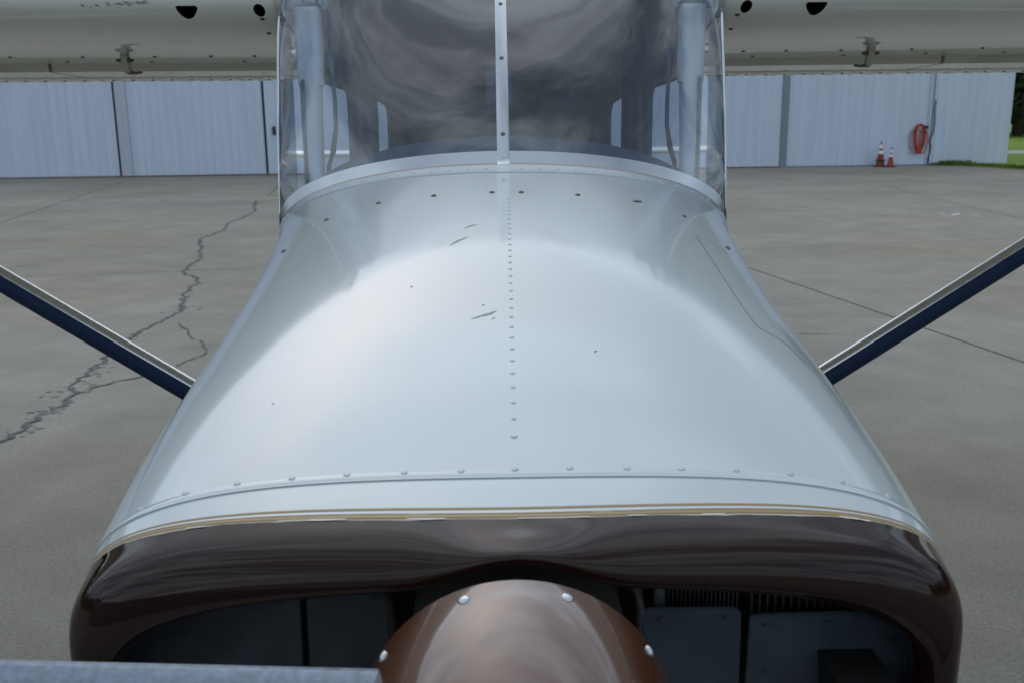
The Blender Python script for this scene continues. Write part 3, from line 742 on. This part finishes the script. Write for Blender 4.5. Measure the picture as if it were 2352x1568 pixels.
# flakes where the brown paint has lifted
rr = random.Random(12)
for q in range(9):
    j = rr.randrange(J0 + 8, J1 - 8); ln = rr.randrange(1, 4); u0 = 1.0 + rr.uniform(-.03, .0); u1 = u0 + rr.uniform(.025, .05)
    top = [bowl_pt(u0, k, 0.0009) for k in range(j, j + ln + 1)]; bot = [bowl_pt(u1 + rr.uniform(-.02, .015), k, 0.0009) for k in range(j, j + ln + 1)]
    V, Fc = grid([top, bot]); part('paint_flake', V, Fc, PRIMER, bowl, smooth=False)

# paint chips and scuffs on the cowl
def scuff(path, w, m, name='paint_chip', seed=0):
    rr = random.Random(seed); pts = []
    for (x, y), (x2, y2) in zip(path[:-1], path[1:]):
        for k in range(5): pts.append((x + (x2 - x) * k / 5, y + (y2 - y) * k / 5))
    pts.append(path[-1]); V, Fc = [], []
    for i, (x, y) in enumerate(pts):
        s, t = hit2(x, y); p, n = cowl(s, t, 0.0019), normal(s, t); ww = w * rr.uniform(.5, 1.2) * math.sin(math.pi * (i + .6) / (len(pts) + .2))
        V += [p + Vector((0, ww / 2, ww * .1)), p - Vector((0, ww / 2, ww * .1))]
        if i: Fc.append((2 * i - 2, 2 * i - 1, 2 * i + 1, 2 * i))
    part(name, V, Fc, m, cowling, smooth=False)
scuff([(1066, 527), (1080, 521), (1099, 517)], 0.007, CHIP, seed=1); scuff([(1034, 566), (1050, 556), (1074, 547)], 0.010, CHIP, seed=2)
scuff([(1040, 561), (1058, 552)], 0.008, CHIP, seed=9); scuff([(1082, 735), (1105, 728), (1128, 722), (1141, 716)], 0.009, CHIP, seed=3)
scuff([(1128, 736), (1138, 731)], 0.005, CHIP, seed=4)
for x, y in ((945, 661), (1110, 703), (624, 929), (1368, 809)):
    scuff([(x - 3, y + 1), (x + 3, y - 1)], 0.004, DARKSCREW, seed=x)
# inspection panel outline on the image-right flank of the cowl
def seam(path, w, parent=cowling):
    V, Fc = [], []; pts = []
    for (a, b), (c, d) in zip(path[:-1], path[1:]):
        for k in range(8): pts.append(hit2(a + (c - a) * k / 8, b + (d - b) * k / 8))
    pts.append(hit2(*path[-1])); C3 = [cowl(s, t, 0.0018) for s, t in pts]
    for i, p in enumerate(C3):
        n = normal(*pts[i]); d = (C3[min(i + 1, len(C3) - 1)] - C3[max(i - 1, 0)]).normalized(); b = n.cross(d).normalized()
        V += [p + b * w / 2, p - b * w / 2]
        if i: Fc.append((2 * i - 2, 2 * i - 1, 2 * i + 1, 2 * i))
    part('panel_seam', V, Fc, LINE, parent, smooth=False)
seam([(1610, 542), (1640, 588), (1680, 650), (1720, 712), (1750, 752)], 0.0012)
seam([(1750, 752), (1770, 763), (1795, 776), (1822, 794), (1846, 817), (1862, 836)], 0.0020)
seam([(1612, 543), (1640, 555), (1670, 572), (1694, 590)], 0.0012)

# --- spinner and propeller
SC_, SR, SVB = Vector((-0.005, 0, 1.400)), 0.160, 0.862
def sp_r(v):
    t = (SVB - v) / 0.37; return SR * max(1 - abs(t) ** 2.1, 0) ** 0.62
V, Fc = lathe([(max(sp_r(v), .0008), v) for v in np.linspace(SVB, SVB - 0.3699, 50)], 96, 'Y', (SC_.x, 0, SC_.z)); spinner = part('spinner', V, Fc, SPIN, plane, sharp=60)
V, Fc = lathe([(0.02, SVB + 0.001), (SR - 0.0015, SVB + 0.001), (SR - 0.0015, SVB + 0.006), (0.02, SVB + 0.012)], 64, 'Y', (SC_.x, 0, SC_.z)); part('spinner_backplate', V, Fc, SPIN, plane, sharp=30)
for k in range(10):
    a = math.radians(17.8 + 36 * k - 36 * 5); v = 0.842; r = sp_r(v); p = Vector((SC_.x + math.sin(a) * r, v, SC_.z + math.cos(a) * r)); n = Vector((math.sin(a), -0.10, math.cos(a))).normalized()
    o = stud(RIV_M, p - n * 0.0002, n, spinner, 'screw')
    V, Fc = lathe([(0.0095, -0.0006), (0.0105, 0.0004), (0.008, 0.0006)], 16, caps=False)
rr = random.Random(2)
V, Fc = [], []
def chip_on_spinner(x, y, r):
    v = 0.80
    for _ in range(30):
        p = at(x, y, v); rad = math.hypot(p.x - SC_.x, p.z - SC_.z); v += (sp_r(v) - rad) * 0.35 if True else 0
    p = at(x, y, v); n = Vector((p.x - SC_.x, -0.2 * SR, p.z - SC_.z)).normalized(); a, b = frame_of(n); k = len(V); p = p + n * 0.0008
    V.extend([p + a * math.cos(q) * r * rr.uniform(.5, 1.2) + b * math.sin(q) * r * rr.uniform(.5, 1.4) for q in np.linspace(0, 5.5, 6)]); Fc.append(tuple(range(k, k + 6)))
for x, y, r in ((941, 1470, .0018), (961, 1461, .0015), (960, 1504, .0018), (919, 1546, .0018), (950, 1466, .001), (1000, 1480, .001), (1010, 1525, .0012), (985, 1440, .0008)): chip_on_spinner(x, y, r)
part('paint_chip', V, Fc, PRIMER, spinner, smooth=False)[ 'kind'] = 'stuff'
propeller = empty('propeller', (SC_.x, 0.80 - 2.5, SC_.z)); propeller.parent = plane
def blade(sg):
    rows = []
    for u in np.linspace(0, 1, 26):
        X = 0.09 + u * 0.90; chord = 0.13 + 0.05 * math.sin(min(u * 1.9, 1.57)) - 0.10 * max(u - 0.6, 0) ** 1.5 * 2; pit = math.radians(56 + 16 * u); th = 0.030 * (1 - 0.8 * u) + 0.004
        top = Vector((0, 0.030 - 0.004 * u, 0.086 + 0.050 * u * 0.9)) ; c = top - Vector((0, 0.5 * chord * math.cos(pit), 0.5 * chord * math.sin(pit)))
        e = Vector((0, math.cos(pit), math.sin(pit))); f = Vector((0, -math.sin(pit), math.cos(pit))); row = []
        for k in range(18):
            a = 2 * math.pi * k / 18; row.append(c + e * (math.cos(a) * chord / 2) + f * (math.sin(a) * th / 2 * (1.2 if math.sin(a) > 0 else .5)) + Vector((-X, 0, 0)))
        rows.append(row)
    V, Fc = grid(rows, closed_u=True); Fc.append(tuple(range(18))); k = 25 * 18; Fc.append(tuple(range(k, k + 18))[::-1])
    if sg > 0: V = [Vector((-v.x, v.y, -v.z)) for v in V]
    V, Fc = outward(V, Fc); return part('blade', V, Fc, BLADE, propeller, off=False)
blade(-1); blade(1)

# --- engine seen through the mouth of the bowl
def baffle(px, v_top, v_bot, thick=0.004, name='engine_baffle', hole=None):
    """sheet-metal panel leaning forward at its foot; px = outline on the panel"""
    n = len(px); ys = [p[1] for p in px]; y0, y1 = min(ys), max(ys)
    pts = [at(x, y, v_top + (v_bot - v_top) * (y - y0) / (y1 - y0)) for x, y in px]
    me = bpy.data.meshes.new(name); bm = bmesh.new(); vs = [bm.verts.new(p - PIV) for p in pts]; f = bm.faces.new(vs)
    if hole:
        pass
    r = bmesh.ops.extrude_face_region(bm, geom=[f]); bmesh.ops.translate(bm, verts=[e for e in r['geom'] if isinstance(e, bmesh.types.BMVert)], vec=(0, thick, thick))
    bmesh.ops.recalc_face_normals(bm, faces=bm.faces); bmesh.ops.bevel(bm, geom=bm.edges[:], offset=0.0015, segments=1, affect='EDGES'); bm.to_mesh(me); bm.free()
    me.materials.append(BAFFLE); return link(name, me, plane)
baffle([(225, 1440), (330, 1405), (450, 1372), (600, 1350), (688, 1345), (700, 1600), (715, 1800), (215, 1800), (215, 1560)], 1.10, 1.03)
baffle([(700, 1342), (848, 1338), (850, 1372), (890, 1376), (905, 1395), (906, 1800), (732, 1800), (712, 1560)], 1.10, 1.03)
baffle([(1474, 1408), (1492, 1400), (1690, 1399), (1704, 1410), (1702, 1480), (1690, 1800), (1500, 1800), (1478, 1500)], 1.075, 1.02)
bf = baffle([(1722, 1418), (1760, 1414), (1950, 1409), (2010, 1420), (2090, 1452), (2150, 1520), (2160, 1800), (1705, 1800), (1712, 1560)], 1.075, 1.02)
p0, p1 = at(1880, 1494, 1.06), at(2006, 1489, 1.06); V, Fc = box(p0.x, p1.x, 0.9, 1.2, 1.30, p0.z); bf_m = bf.data; bf_m.materials.append(BLACK)
cut(bf, [(V, Fc, 1)])
for k, (x0, x1, y0, y1, n) in enumerate(((1530, 1700, 1335, 1402, 17), (1716, 1975, 1340, 1416, 14), (560, 690, 1345, 1400, 0))):
    if not n: continue
    a, b = at(x0, y1, 1.12), at(x1, y0, 1.12); bx = empty('engine_cylinder', (0, 0, 0)); bx.parent = plane
    V, Fc = tube([(a.x, 1.21, 1.43), (b.x, 1.21, 1.43)], 0.055, 16); part('barrel', V, Fc, FIN, bx)
    V0 = None
    for i in range(n):
        x = a.x + (b.x - a.x) * (i + .5) / n; w = (b.x - a.x) / n * 0.33
        V, Fc = box(-w / 2, w / 2, -0.075, 0.085, -0.10, 0.078)
        if V0 is None: V0 = mesh('cooling_fin', V, Fc, FIN, False)
        o = link('cooling_fin', V0, bx); o.location = Vector((x, 1.195, 1.43)) - PIV
BOLT = mesh('bolt', *lathe([(.0028, 0), (.0028, .002), (.0018, .0028)], 6), DARKSCREW, False)
for x, y, v in ((330, 1425, 1.09), (640, 1385, 1.088), (760, 1372, 1.088), (1520, 1422, 1.066), (1668, 1420, 1.066), (1760, 1436, 1.064), (1905, 1430, 1.064), (2050, 1470, 1.058), (1760, 1540, 1.05)):
    stud(BOLT, at(x, y, v), Vector((0, -1, .45)).normalized(), plane, 'bolt')
V, Fc = tube([at(842, 1352, 1.07), at(880, 1358, 1.065), at(896, 1378, 1.06), at(902, 1420, 1.06), at(905, 1600, 1.05)], .006, 8); part('engine_hose', V, Fc, RUBBER, plane)
V, Fc = tube([at(1440, 1340, 1.10), at(1466, 1352, 1.09), at(1470, 1400, 1.08), at(1468, 1600, 1.06)], .007, 8); part('engine_hose', V, Fc, FIN, plane)
a_, b_ = at(1496, 1402, 1.10), at(1528, 1340, 1.10); V, Fc = box(a_.x, b_.x, 1.09, 1.12, a_.z, b_.z); bevel_mesh(part('rocker_cover', V, Fc, FIN, plane, smooth=False).data, .006, 2)
# crankcase and dark firewall close the bay
V, Fc = lathe([(0.085, 0.90), (0.10, 0.98), (0.13, 1.05), (0.14, 1.9)], 24, 'Y', (0, 0, 1.385)); part('crankcase', V, Fc, FIN, plane)
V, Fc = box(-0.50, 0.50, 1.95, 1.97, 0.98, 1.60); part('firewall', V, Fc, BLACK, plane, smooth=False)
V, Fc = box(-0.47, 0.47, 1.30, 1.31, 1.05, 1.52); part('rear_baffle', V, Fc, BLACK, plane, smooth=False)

# --- fuselage with cabin
def fus_section(v, d=0.0):
    vs = [2.45, 2.62, 3.4, 4.0, 4.4, 4.9, 6.0, 8.7]
    hw = np.interp(v, vs, [.588, .582, .545, .522, .502, .45, .32, .05]) - d
    zt = np.interp(v, vs, [2.43, 2.43, 2.43, 2.40, 2.32, 2.18, 1.95, 1.72]) - d
    zb = np.interp(v, vs, [.94, .94, .94, .95, 1.0, 1.06, 1.2, 1.45]) + d
    zc = (zt + zb) / 2; row = []
    for k in range(48):
        a = 2 * math.pi * k / 48; c, s_ = math.cos(a), math.sin(a)
        row.append(Vector((hw * math.copysign(abs(c) ** .28, c), v, zc + (zt - zb) / 2 * math.copysign(abs(s_) ** .28, s_))))
    return row
rows = [fus_section(v) for v in (2.50, 2.62, 3.0, 3.4, 3.7, 4.0, 4.2, 4.4, 4.65, 4.9, 5.4, 6.0, 7.0, 8.0, 8.7)]
V, Fc = grid(rows, closed_u=True); Fc.append(tuple(range(48))); k = 14 * 48; Fc.append(tuple(range(k, k + 48))[::-1]); V, Fc = outward(V, Fc)
fus = part('fuselage', V, Fc, [WING, LINER, TRIMDK, BLACK], plane, sharp=35)
inn = [fus_section(v, 0.014) for v in (2.40, 2.62, 3.0, 3.4, 3.7, 4.0, 4.2, 4.4, 4.65, 4.85)]
Vi, Fi = grid(inn, closed_u=True); Fi.append(tuple(range(48))); k = 9 * 48; Fi.append(tuple(range(k, k + 48))[::-1])
def prism(poly, x0, x1):
    n = len(poly); V = [Vector((x0, v, z)) for v, z in poly] + [Vector((x1, v, z)) for v, z in poly]
    return V, [tuple(range(n))[::-1], tuple(range(n, 2 * n))] + [(i, (i + 1) % n, n + (i + 1) % n, n + i) for i in range(n)]
def rounded(v0, v1, z0, z1, r, slope=0.0):
    P = []
    for cx, cz, a0 in ((v1 - r, z1 - r, 0), (v0 + r, z1 - r, 90), (v0 + r, z0 + r, 180), (v1 - r, z0 + r, 270)):
        for k in range(6):
            a = math.radians(a0 + 18 * k); v = cx + r * math.cos(a); z = cz + r * math.sin(a)
            P.append((v, z + slope * (v - v0) * (1 if cz > (z0 + z1) / 2 else 0)))
    return P
DOORW = rounded(2.80, 3.515, 1.70, 2.118, 0.05, -0.04); REARW = rounded(3.98, 4.42, 1.79, 2.085, 0.06, -0.10)
side = [(2.3, 0.8), (2.60, 0.8), (2.60, 1.70), (2.80, 1.72), (2.90, 2.36), (2.92, 2.7), (2.3, 2.7)]
Vs, Fs = prism(side, -0.8, 0.8); Vr, Fr = box(-0.50, 0.50, 2.3, 3.03, 2.15, 2.7)
cutters = [(Vi, Fi, 1), (Vs, Fs, 0), (Vr, Fr, 0)]
for poly in (DOORW, REARW):
    for sg in (-1, 1): Vp, Fp = prism(poly, sg * 0.40, sg * 0.70); cutters.append((Vp, Fp, 2))
cut(fus, cutters)
fus.data.set_sharp_from_angle(angle=math.radians(35))
for poly in (DOORW, REARW):
    for sg in (-1, 1):
        V = [Vector((sg * (np.interp(v, [2.62, 3.4, 4.0, 4.4], [.582, .545, .522, .502]) - 0.007), v, z)) for v, z in poly]
        part('window_pane', V, [tuple(range(len(V)))], PANE, plane, smooth=False)
        P = V + [V[0]]; Vt, Ft = tube([p + Vector((-sg * 0.009, 0, 0)) for p in P], 0.006, 6, cap=False); part('window_frame', Vt, Ft, TRIMDK, plane)
# cabin: dark trim posts, headliner bow, rear bulkhead, seats, glare shield
for sg in (-1, 1):
    for v0, v1, x in ((3.54, 3.65, .490), (3.71, 3.93, .480)):
        V, Fc = box(min(sg * x, sg * (x + .03)), max(sg * x, sg * (x + .03)), v0, v1, 1.2, 2.30); me = part('door_post', V, Fc, TRIMDK, plane, smooth=False); bevel_mesh(me.data, 0.010, 2)
    V, Fc = tube([(sg * .535, 2.90, 2.165), (sg * .525, 2.95, 2.165), (sg * .515, 3.1, 2.165), (sg * .505, 3.4, 2.145), (sg * .485, 3.75, 2.115)], [.004, .022, .026, .026, .024], 10, squash=1.2); part('door_header', V, Fc, TRIMDK, plane)
V, Fc = box(-0.43, 0.43, 4.70, 4.74, 1.1, 2.16); part('rear_bulkhead', V, Fc, SEATM, plane, smooth=False)
def seat(x):
    st = empty('seat', (x, 3.35 - 2.5, 1.15)); st.parent = plane
    V, Fc = box(-.21, .21, -.25, .25, 0.0, .14); me = mesh('cushion', V, Fc, SEATM, False); bevel_mesh(me, .05, 3); link('cushion', me, st)
    V, Fc = box(-.20, .20, .24, .34, .10, .70); V = [v + Vector((0, (v.z - .1) * .25, 0)) for v in V]; me = mesh('backrest', V, Fc, SEATM, False); bevel_mesh(me, .045, 3); link('backrest', me, st)
    V, Fc = box(-.11, .11, .40, .46, .74, .92); me = mesh('headrest', V, Fc, SEATM, False); bevel_mesh(me, .025, 3); link('headrest', me, st)
seat(-.25); seat(.25)
rows = []
for r_, dz in ((0.0, -0.02), (0.10, 0.010), (0.24, 0.040), (0.27, 0.038), (0.28, -0.02), (0.28, -0.30)):
    row = []
    for q in np.linspace(-0.93, 0.93, 60):
        b = cowl(1.0, q); row.append(Vector((b.x * .955, b.y + 0.02 + r_ * (1 - .35 * abs(q) ** 3), b.z + dz + 0.02 * (1 - q * q))))
    rows.append(row)
V, Fc = grid(rows); part('glare_shield', V, Fc, mat('glare_shield', (0.03, 0.05, 0.10), 0.6), plane, sharp=35)
# compass on its bracket by the centre strip
V, Fc = box(-0.045, 0.03, 2.93, 3.0, 2.02, 2.13); me = part('compass', V, Fc, TRIMDK, plane, smooth=False); bevel_mesh(me.data, .012, 2)
# cream vent columns inside the windshield corners, with a grab strap beside each
for sg in (-1, 1):
    col = empty('vent_column', (0, 0, 0)); col.parent = plane
    rows = []
    for z, xa, xb in ((1.66, .518, .497), (1.80, .530, .498), (1.95, .543, .497), (2.084, .550, .495), (2.089, .558, .489), (2.16, .560, .489), (2.30, .566, .490)):
        row = []; xm, hw_ = (xa + xb) / 2, (xa - xb) / 2
        for k in range(24):
            a = 2 * math.pi * k / 24; c, s_ = math.cos(a), math.sin(a)
            row.append(Vector((sg * (xm + hw_ * math.copysign(abs(c) ** .6, c)) * 1.028, 2.80 + (z - 1.66) * .10 + 0.036 * math.copysign(abs(s_) ** .6, s_), z)))
        rows.append(row)
    V, Fc = grid(rows, closed_u=True); V, Fc = outward(V, Fc); part('column_shroud', V, Fc, CREAM, col, sharp=40)
    V, Fc = tube([(sg * .60, 2.875, 2.325), (sg * .578, 2.872, 2.325), (sg * .573, 2.872, 2.325), (sg * .545, 2.868, 2.325), (sg * .542, 2.868, 2.325), (sg * .510, 2.865, 2.325)], [.033, .033, .030, .030, .034, .031], 20); part('vent_tube', V, Fc, CREAM, col, sharp=40)
    V, Fc = tube([(sg * .502, 2.864, 2.325), (sg * .495, 2.863, 2.325)], .033, 16); part('vent_cap', V, Fc, CREAM, col, sharp=40)
    V, Fc = tube([(sg * .489, 2.90, 2.17), (sg * .484, 2.90, 2.05), (sg * .486, 2.91, 1.97), (sg * .500, 2.92, 1.90), (sg * .514, 2.92, 1.86), (sg * .518, 2.93, 1.84)], [.011, .010, .011, .014, .010, .006], 8, squash=.6); part('grab_strap', V, Fc, TRIMDK, plane)

# --- wings
def airfoil(v1, low_end):
    up = [(2.748, 2.318), (2.752, 2.335), (2.770, 2.360), (2.81, 2.388), (2.90, 2.412), (3.1, 2.430), (3.4, 2.425), (3.7, 2.395), (3.90, 2.36)]
    lo = [(3.90, low_end), (3.6, 2.2075), (3.3, 2.212), (3.1, 2.2175), (2.98, 2.226), (2.90, 2.236), (2.84, 2.250), (2.80, 2.265), (2.77, 2.284), (2.755, 2.300)]
    return up + lo
AF = airfoil(3.9, 2.2045)
def spline_loop(P, n):
    # dense closed resample of the leading part keeps the nose round
    out = []
    m = len(P)
    for i in range(m):
        p0, p1, p2, p3 = [Vector((*P[(i + k - 1) % m], 0)) for k in range(4)]
        corner = i in (8,) or (i + 1) % m in (8, 9) or i == 9
        for k in range(n):
            t = k / n
            if i == 8: q = p1.lerp(p2, t)
            else: q = cr_pt(p0 if i != 9 else p1, p1, p2, p3 if i != 7 else p2, t)
            out.append((q.x, q.y))
    return out
AFD = spline_loop(AF, 5)
def wing(sg):
    rows = [[Vector((sg * X, v, z + 0.006 * (X - .6))) for v, z in AFD] for X in (0.60, 0.9, 1.3, 2.0, 3.0, 4.0, 5.1)]
    V, Fc = grid(rows, closed_u=True); n = len(AFD); Fc.append(tuple(range(n))[::-1]); k = 6 * n; Fc.append(tuple(range(k, k + n))); V, Fc = outward(V, Fc)
    w = part('wing', V, Fc, [WING, BLACK], plane, sharp=40)
    hp = at(600, 32, 2.79) if sg < 0 else at(1710, 23, 2.79); cts = []
    V, Fc = tube([(hp.x, 2.6, hp.z), (hp.x, 2.86, hp.z + .01)], 0.0155, 24); cts.append((V, Fc, 1))
    h2 = at(433, 20, 2.78) if sg < 0 else at(1872, 11, 2.78)
    P = [(h2.x + (-.029 if k == 0 else .029) , 0) for k in range(2)]
    poly = [(-0.029, -0.001), (-0.022, -0.0095), (-0.012, -0.018), (0.0, -0.0245), (0.010, -0.026), (0.020, -0.0225), (0.027, -0.014), (0.030, -0.004), (0.029, 0.001), (0.025, 0.0045), (-0.025, 0.0045), (-0.029, 0.002)]
    poly = [(a - (.55 * max(-b, 0)), b) for a, b in poly]
    if sg > 0: poly = [(-a, b) for a, b in poly]
    n = len(poly); V = [Vector((h2.x + a, 2.6, h2.z + b)) for a, b in poly] + [Vector((h2.x + a, 2.86, h2.z + b)) for a, b in poly]
    Fc = [tuple(range(n)), tuple(range(n, 2 * n))[::-1]] + [(i, (i + 1) % n, n + (i + 1) % n, n + i) for i in range(n)]; cts.append((V, Fc, 1))
    cut(w, cts); w.data.set_sharp_from_angle(angle=math.radians(40))
    # screws under the root, access holes
    def under(v): 
        lo = sorted([p for p in AFD if p[1] < 2.305 and p[0] < 3.91]); return float(np.interp(v, [p[0] for p in lo], [p[1] for p in lo]))
    for X, v in ((.655, 2.80), (.662, 2.90), (.655, 3.02), (.66, 3.2), (.64, 3.4), (.72, 3.5), (.85, 3.5), (1.0, 3.5), (1.2, 3.52), (1.45, 3.52), (1.7, 3.52), (1.95, 3.52), (.75, 3.75), (.95, 3.76), (1.3, 3.78), (1.6, 3.75), (1.9, 3.76)):
        stud(RIV_T, Vector((sg * X, v, under(v) + .006 * (X - .6) + .0003)), Vector((0, -.15, -1)).normalized(), w, 'rivet')
    # root fairing: polished lip round the leading edge
    rows = []
    for X, g_ in ((.588, .000), (.590, .008), (.606, .009), (.612, .0005)):
        rows.append([Vector((sg * X, v + (-(g_) if v < 2.85 else 0), z + (g_ if z > 2.32 else -g_))) for v, z in AFD])
    V, Fc = grid(rows, closed_u=True); part('wing_root_fairing', V, Fc, CHROME, plane, sharp=40)
    # flap, then aileron
    for nm, x0, x1 in (('flap', 0.625, 1.735), ('aileron', 1.75, 4.9)):
        n = 4 * int((x1 - x0) / 0.0835) + 1; rows = []
        for i, X in enumerate(np.linspace(x0, x1, n)):
            saw = (i % 4) / 3.0 * 0.0035; dz = 0.006 * (X - .6) * .4
            z1, z2 = at(1176, 160, 4.0).z, at(1176, 171.5, 4.26).z; z3 = at(1176, 180.0, 4.37).z
            # heights measured along the centre line of the picture, corrected for the roll of the view
            prof = [(3.925, 2.25), (3.915, 2.225), (3.925, z1 - .000), (4.08, z1 * .5 + z2 * .5 + .0005), (4.255, z2), (4.262, z2 - .004), (4.372, z3 - saw), (4.374, z3 + .004), (4.2, 2.265), (4.0, 2.31), (3.94, 2.30)]
            rows.append([Vector((sg * X, v, z + dz)) for v, z in prof])
        V, Fc = grid(rows, closed_u=True); m = 11; Fc.append(tuple(range(m))); k = (n - 1) * m; Fc.append(tuple(range(k, k + m))[::-1]); V, Fc = outward(V, Fc)
        fl = part(nm, V, Fc, GLOSSW, plane, sharp=25)
        for X in np.arange(x0 + .03, min(x1, 2.6), 0.0835):
            zz_ = at(1176, 180, 4.37).z * .6 + at(1176, 171.5, 4.26).z * .4 - .0012; stud(RIV_T, Vector((sg * X, 4.328, zz_ + 0.006 * (X - .6) * .4)), Vector((0, -.1, -1)).normalized(), fl, 'rivet')
    # hinge bracket under the flap
    hx = 1.275
    br = empty('hinge_bracket', (0, 0, 0)); br.parent = plane
    V, Fc = prism([(3.425, 2.216), (3.43, 2.19), (3.445, 2.160), (3.465, 2.152), (3.475, 2.160), (3.462, 2.19), (3.458, 2.216)], sg * hx - .010, sg * hx + .010); V, Fc = outward(V, Fc); part('arm', V, Fc, BRK, br, smooth=False)
    V, Fc = tube([(sg * hx - .030, 3.44, 2.196), (sg * hx - .016, 3.44, 2.196), (sg * hx + .016, 3.44, 2.196), (sg * hx + .030, 3.44, 2.196)], [.004, .0075, .0075, .004], 8); part('bolt', V, Fc, BRKD, br)
    V, Fc = tube([(sg * hx, 3.46, 2.157), (sg * (hx - .025), 3.462, 2.155), (sg * (hx - .046), 3.465, 2.158)], [.007, .005, .004], 8); part('pin', V, Fc, BRKD, br)
    # lift strut
    a, b = Vector((sg * .54, 2.855, .920)), Vector((sg * 2.85, 3.31, 2.214)); d = (b - a).normalized(); e = Vector((0, -1, 0)); e = (e - d * e.dot(d)).normalized(); f = d.cross(e).normalized()
    if f.z < 0: f = -f
    rows = []; N = 36
    for q in np.linspace(0, 1, 12):
        c = a.lerp(b, q); row = []
        for k in range(N):
            t = 2 * math.pi * k / N; ca, sa = math.cos(t), math.sin(t); row.append(c + e * (ca * (.045 if ca > 0 else .080)) + f * (sa * .037 * (1 if ca > 0 else (1 - .55 * abs(ca)))))
        rows.append(row)
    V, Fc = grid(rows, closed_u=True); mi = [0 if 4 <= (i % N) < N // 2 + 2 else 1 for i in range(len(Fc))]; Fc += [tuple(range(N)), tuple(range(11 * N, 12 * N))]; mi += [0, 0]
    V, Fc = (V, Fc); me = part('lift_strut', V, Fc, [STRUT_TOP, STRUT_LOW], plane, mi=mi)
    bm = bmesh.new(); bm.from_mesh(me.data); bmesh.ops.recalc_face_normals(bm, faces=bm.faces); bm.to_mesh(me.data); bm.free()
    V, Fc = lathe([(.010, -.0), (.010, .004), (.004, .006)], 8)
GLOSSW = mat('flap_paint', (0.52, 0.51, 0.44), 0.3, coat=1.0, coat_rough=0.03)
BRKD = mat('bracket_bolt', (0.13, 0.125, 0.10), 0.6)
BRK = mat('bracket_paint', (0.46, 0.45, 0.37), 0.6)
for sg in (-1, 1): wing(sg)
# scuffed paint on the leading edge of the wing at the left of the picture
V, Fc = [], []
rs = random.Random(21)
def le_point(x, y):
    for v in np.arange(2.70, 2.90, 0.002):      # first point on the nose of the section along the sight line
        p = at(x, y, v); zl = [q for q in AFD if q[0] <= 2.90]
        lo_z = np.interp(v, *zip(*sorted([q for q in zl if q[1] <= 2.318]))) if v > 2.748 else 9
        up_z = np.interp(v, *zip(*sorted([q for q in zl if q[1] >= 2.318]))) if v > 2.748 else -9
        if lo_z + .006 * (abs(p.x) - .6) <= p.z <= up_z + .006 * (abs(p.x) - .6): return at(x, y, v - 0.003)
    return None
for cx, cy, wd, n in ((193, 13, 5, 2), (216, 14, 10, 3), (262, 10, 16, 6), (285, 9, 14, 6), (318, 7, 18, 7), (332, 5, 8, 4)):
    for q in range(n):
        x = cx + rs.uniform(-wd, wd); y = cy + rs.uniform(-3, 3); P = [le_point(x + dx * rs.uniform(2, 6), y + dy * rs.uniform(.7, 2)) for dx, dy in ((-1, 0), (0, 1), (1, .2), (.4, -1))]
        if all(p is not None for p in P): k = len(V); V += P; Fc.append((k, k + 1, k + 2, k + 3))
if V:
    o = part('paint_scuff', V, Fc, mat('scuffed_metal', (0.16, 0.19, 0.22), 0.6), plane, smooth=False); o['kind'] = 'stuff'
V, Fc = box(-.62, .62, 3.0, 3.9, 2.37, 2.44); me = part('wing_centre_section', V, Fc, WING, plane, smooth=False); bevel_mesh(me.data, .02, 3)

# --- tail and undercarriage (behind and below the nose)
def slab_af(pts, th, name, vertical=False):
    """pts: list of (span, v_lead, v_trail, height) stations"""
    rows = []
    for sp, v0, v1, h in pts:
        row = []
        for k in range(24):
            a = 2 * math.pi * k / 24; u = (1 - math.cos(a)) / 2; v = v0 + (v1 - v0) * u; t = math.sin(a) * th * (1 - .6 * u)
            row.append(Vector((t, v, sp)) if vertical else Vector((sp, v, h + t)))
        rows.append(row)
    V, Fc = grid(rows, closed_u=True); Fc.append(tuple(range(24))); k = (len(pts) - 1) * 24; Fc.append(tuple(range(k, k + 24))); V, Fc = outward(V, Fc); return part(name, V, Fc, GLOSSW, plane, sharp=50)
zst = at(780, 357, 7.8).z
slab_af([(-1.75, 8.1, 8.7, zst), (-1.6, 7.95, 8.8, zst), (-.8, 7.8, 8.9, zst), (0, 7.7, 8.9, zst), (.8, 7.8, 8.9, zst), (1.6, 7.95, 8.8, zst), (1.75, 8.1, 8.7, zst)], .045, 'tailplane')
slab_af([(1.6, 7.5, 8.8, 0), (2.2, 8.0, 8.95, 0), (3.0, 8.5, 9.05, 0), (3.15, 8.65, 9.0, 0)], .05, 'tail_fin', True)
def gear(x, y, r, top, nm='landing_gear'):
    gr = empty(nm, (x, y - 2.5, 0)); gr.parent = plane
    V, Fc = lathe([(r * .55, -.07), (r * .9, -.075), (r, -.04), (r, .04), (r * .9, .075), (r * .55, .07)], 28, 'Z'); V = [Vector((v.z, v.y, v.x + r)) for v in V]; V, Fc = outward(V, Fc); link('tyre', mesh('tyre', V, Fc, RUBBER, sharp=40), gr)
    V, Fc = lathe([(.02, -.06), (r * .56, -.05), (r * .56, .05), (.02, .06)], 20, 'Z'); V = [Vector((v.z, v.y, v.x + r)) for v in V]; V, Fc = outward(V, Fc); link('rim', mesh('rim', V, Fc, CHROME, sharp=40), gr)
    V, Fc = tube([(-math.copysign(.08, x) if x else 0.10, 0, r), (top[0] - x, top[1] - y, top[2])], .028, 10); link('leg', mesh('leg', V, Fc, CHROME), gr)
gear(-1.1, 3.35, .21, (-.45, 3.35, .99)); gear(1.1, 3.35, .21, (.45, 3.35, .99)); gear(0.0, 1.5, .18, (.02, 1.6, 1.05))
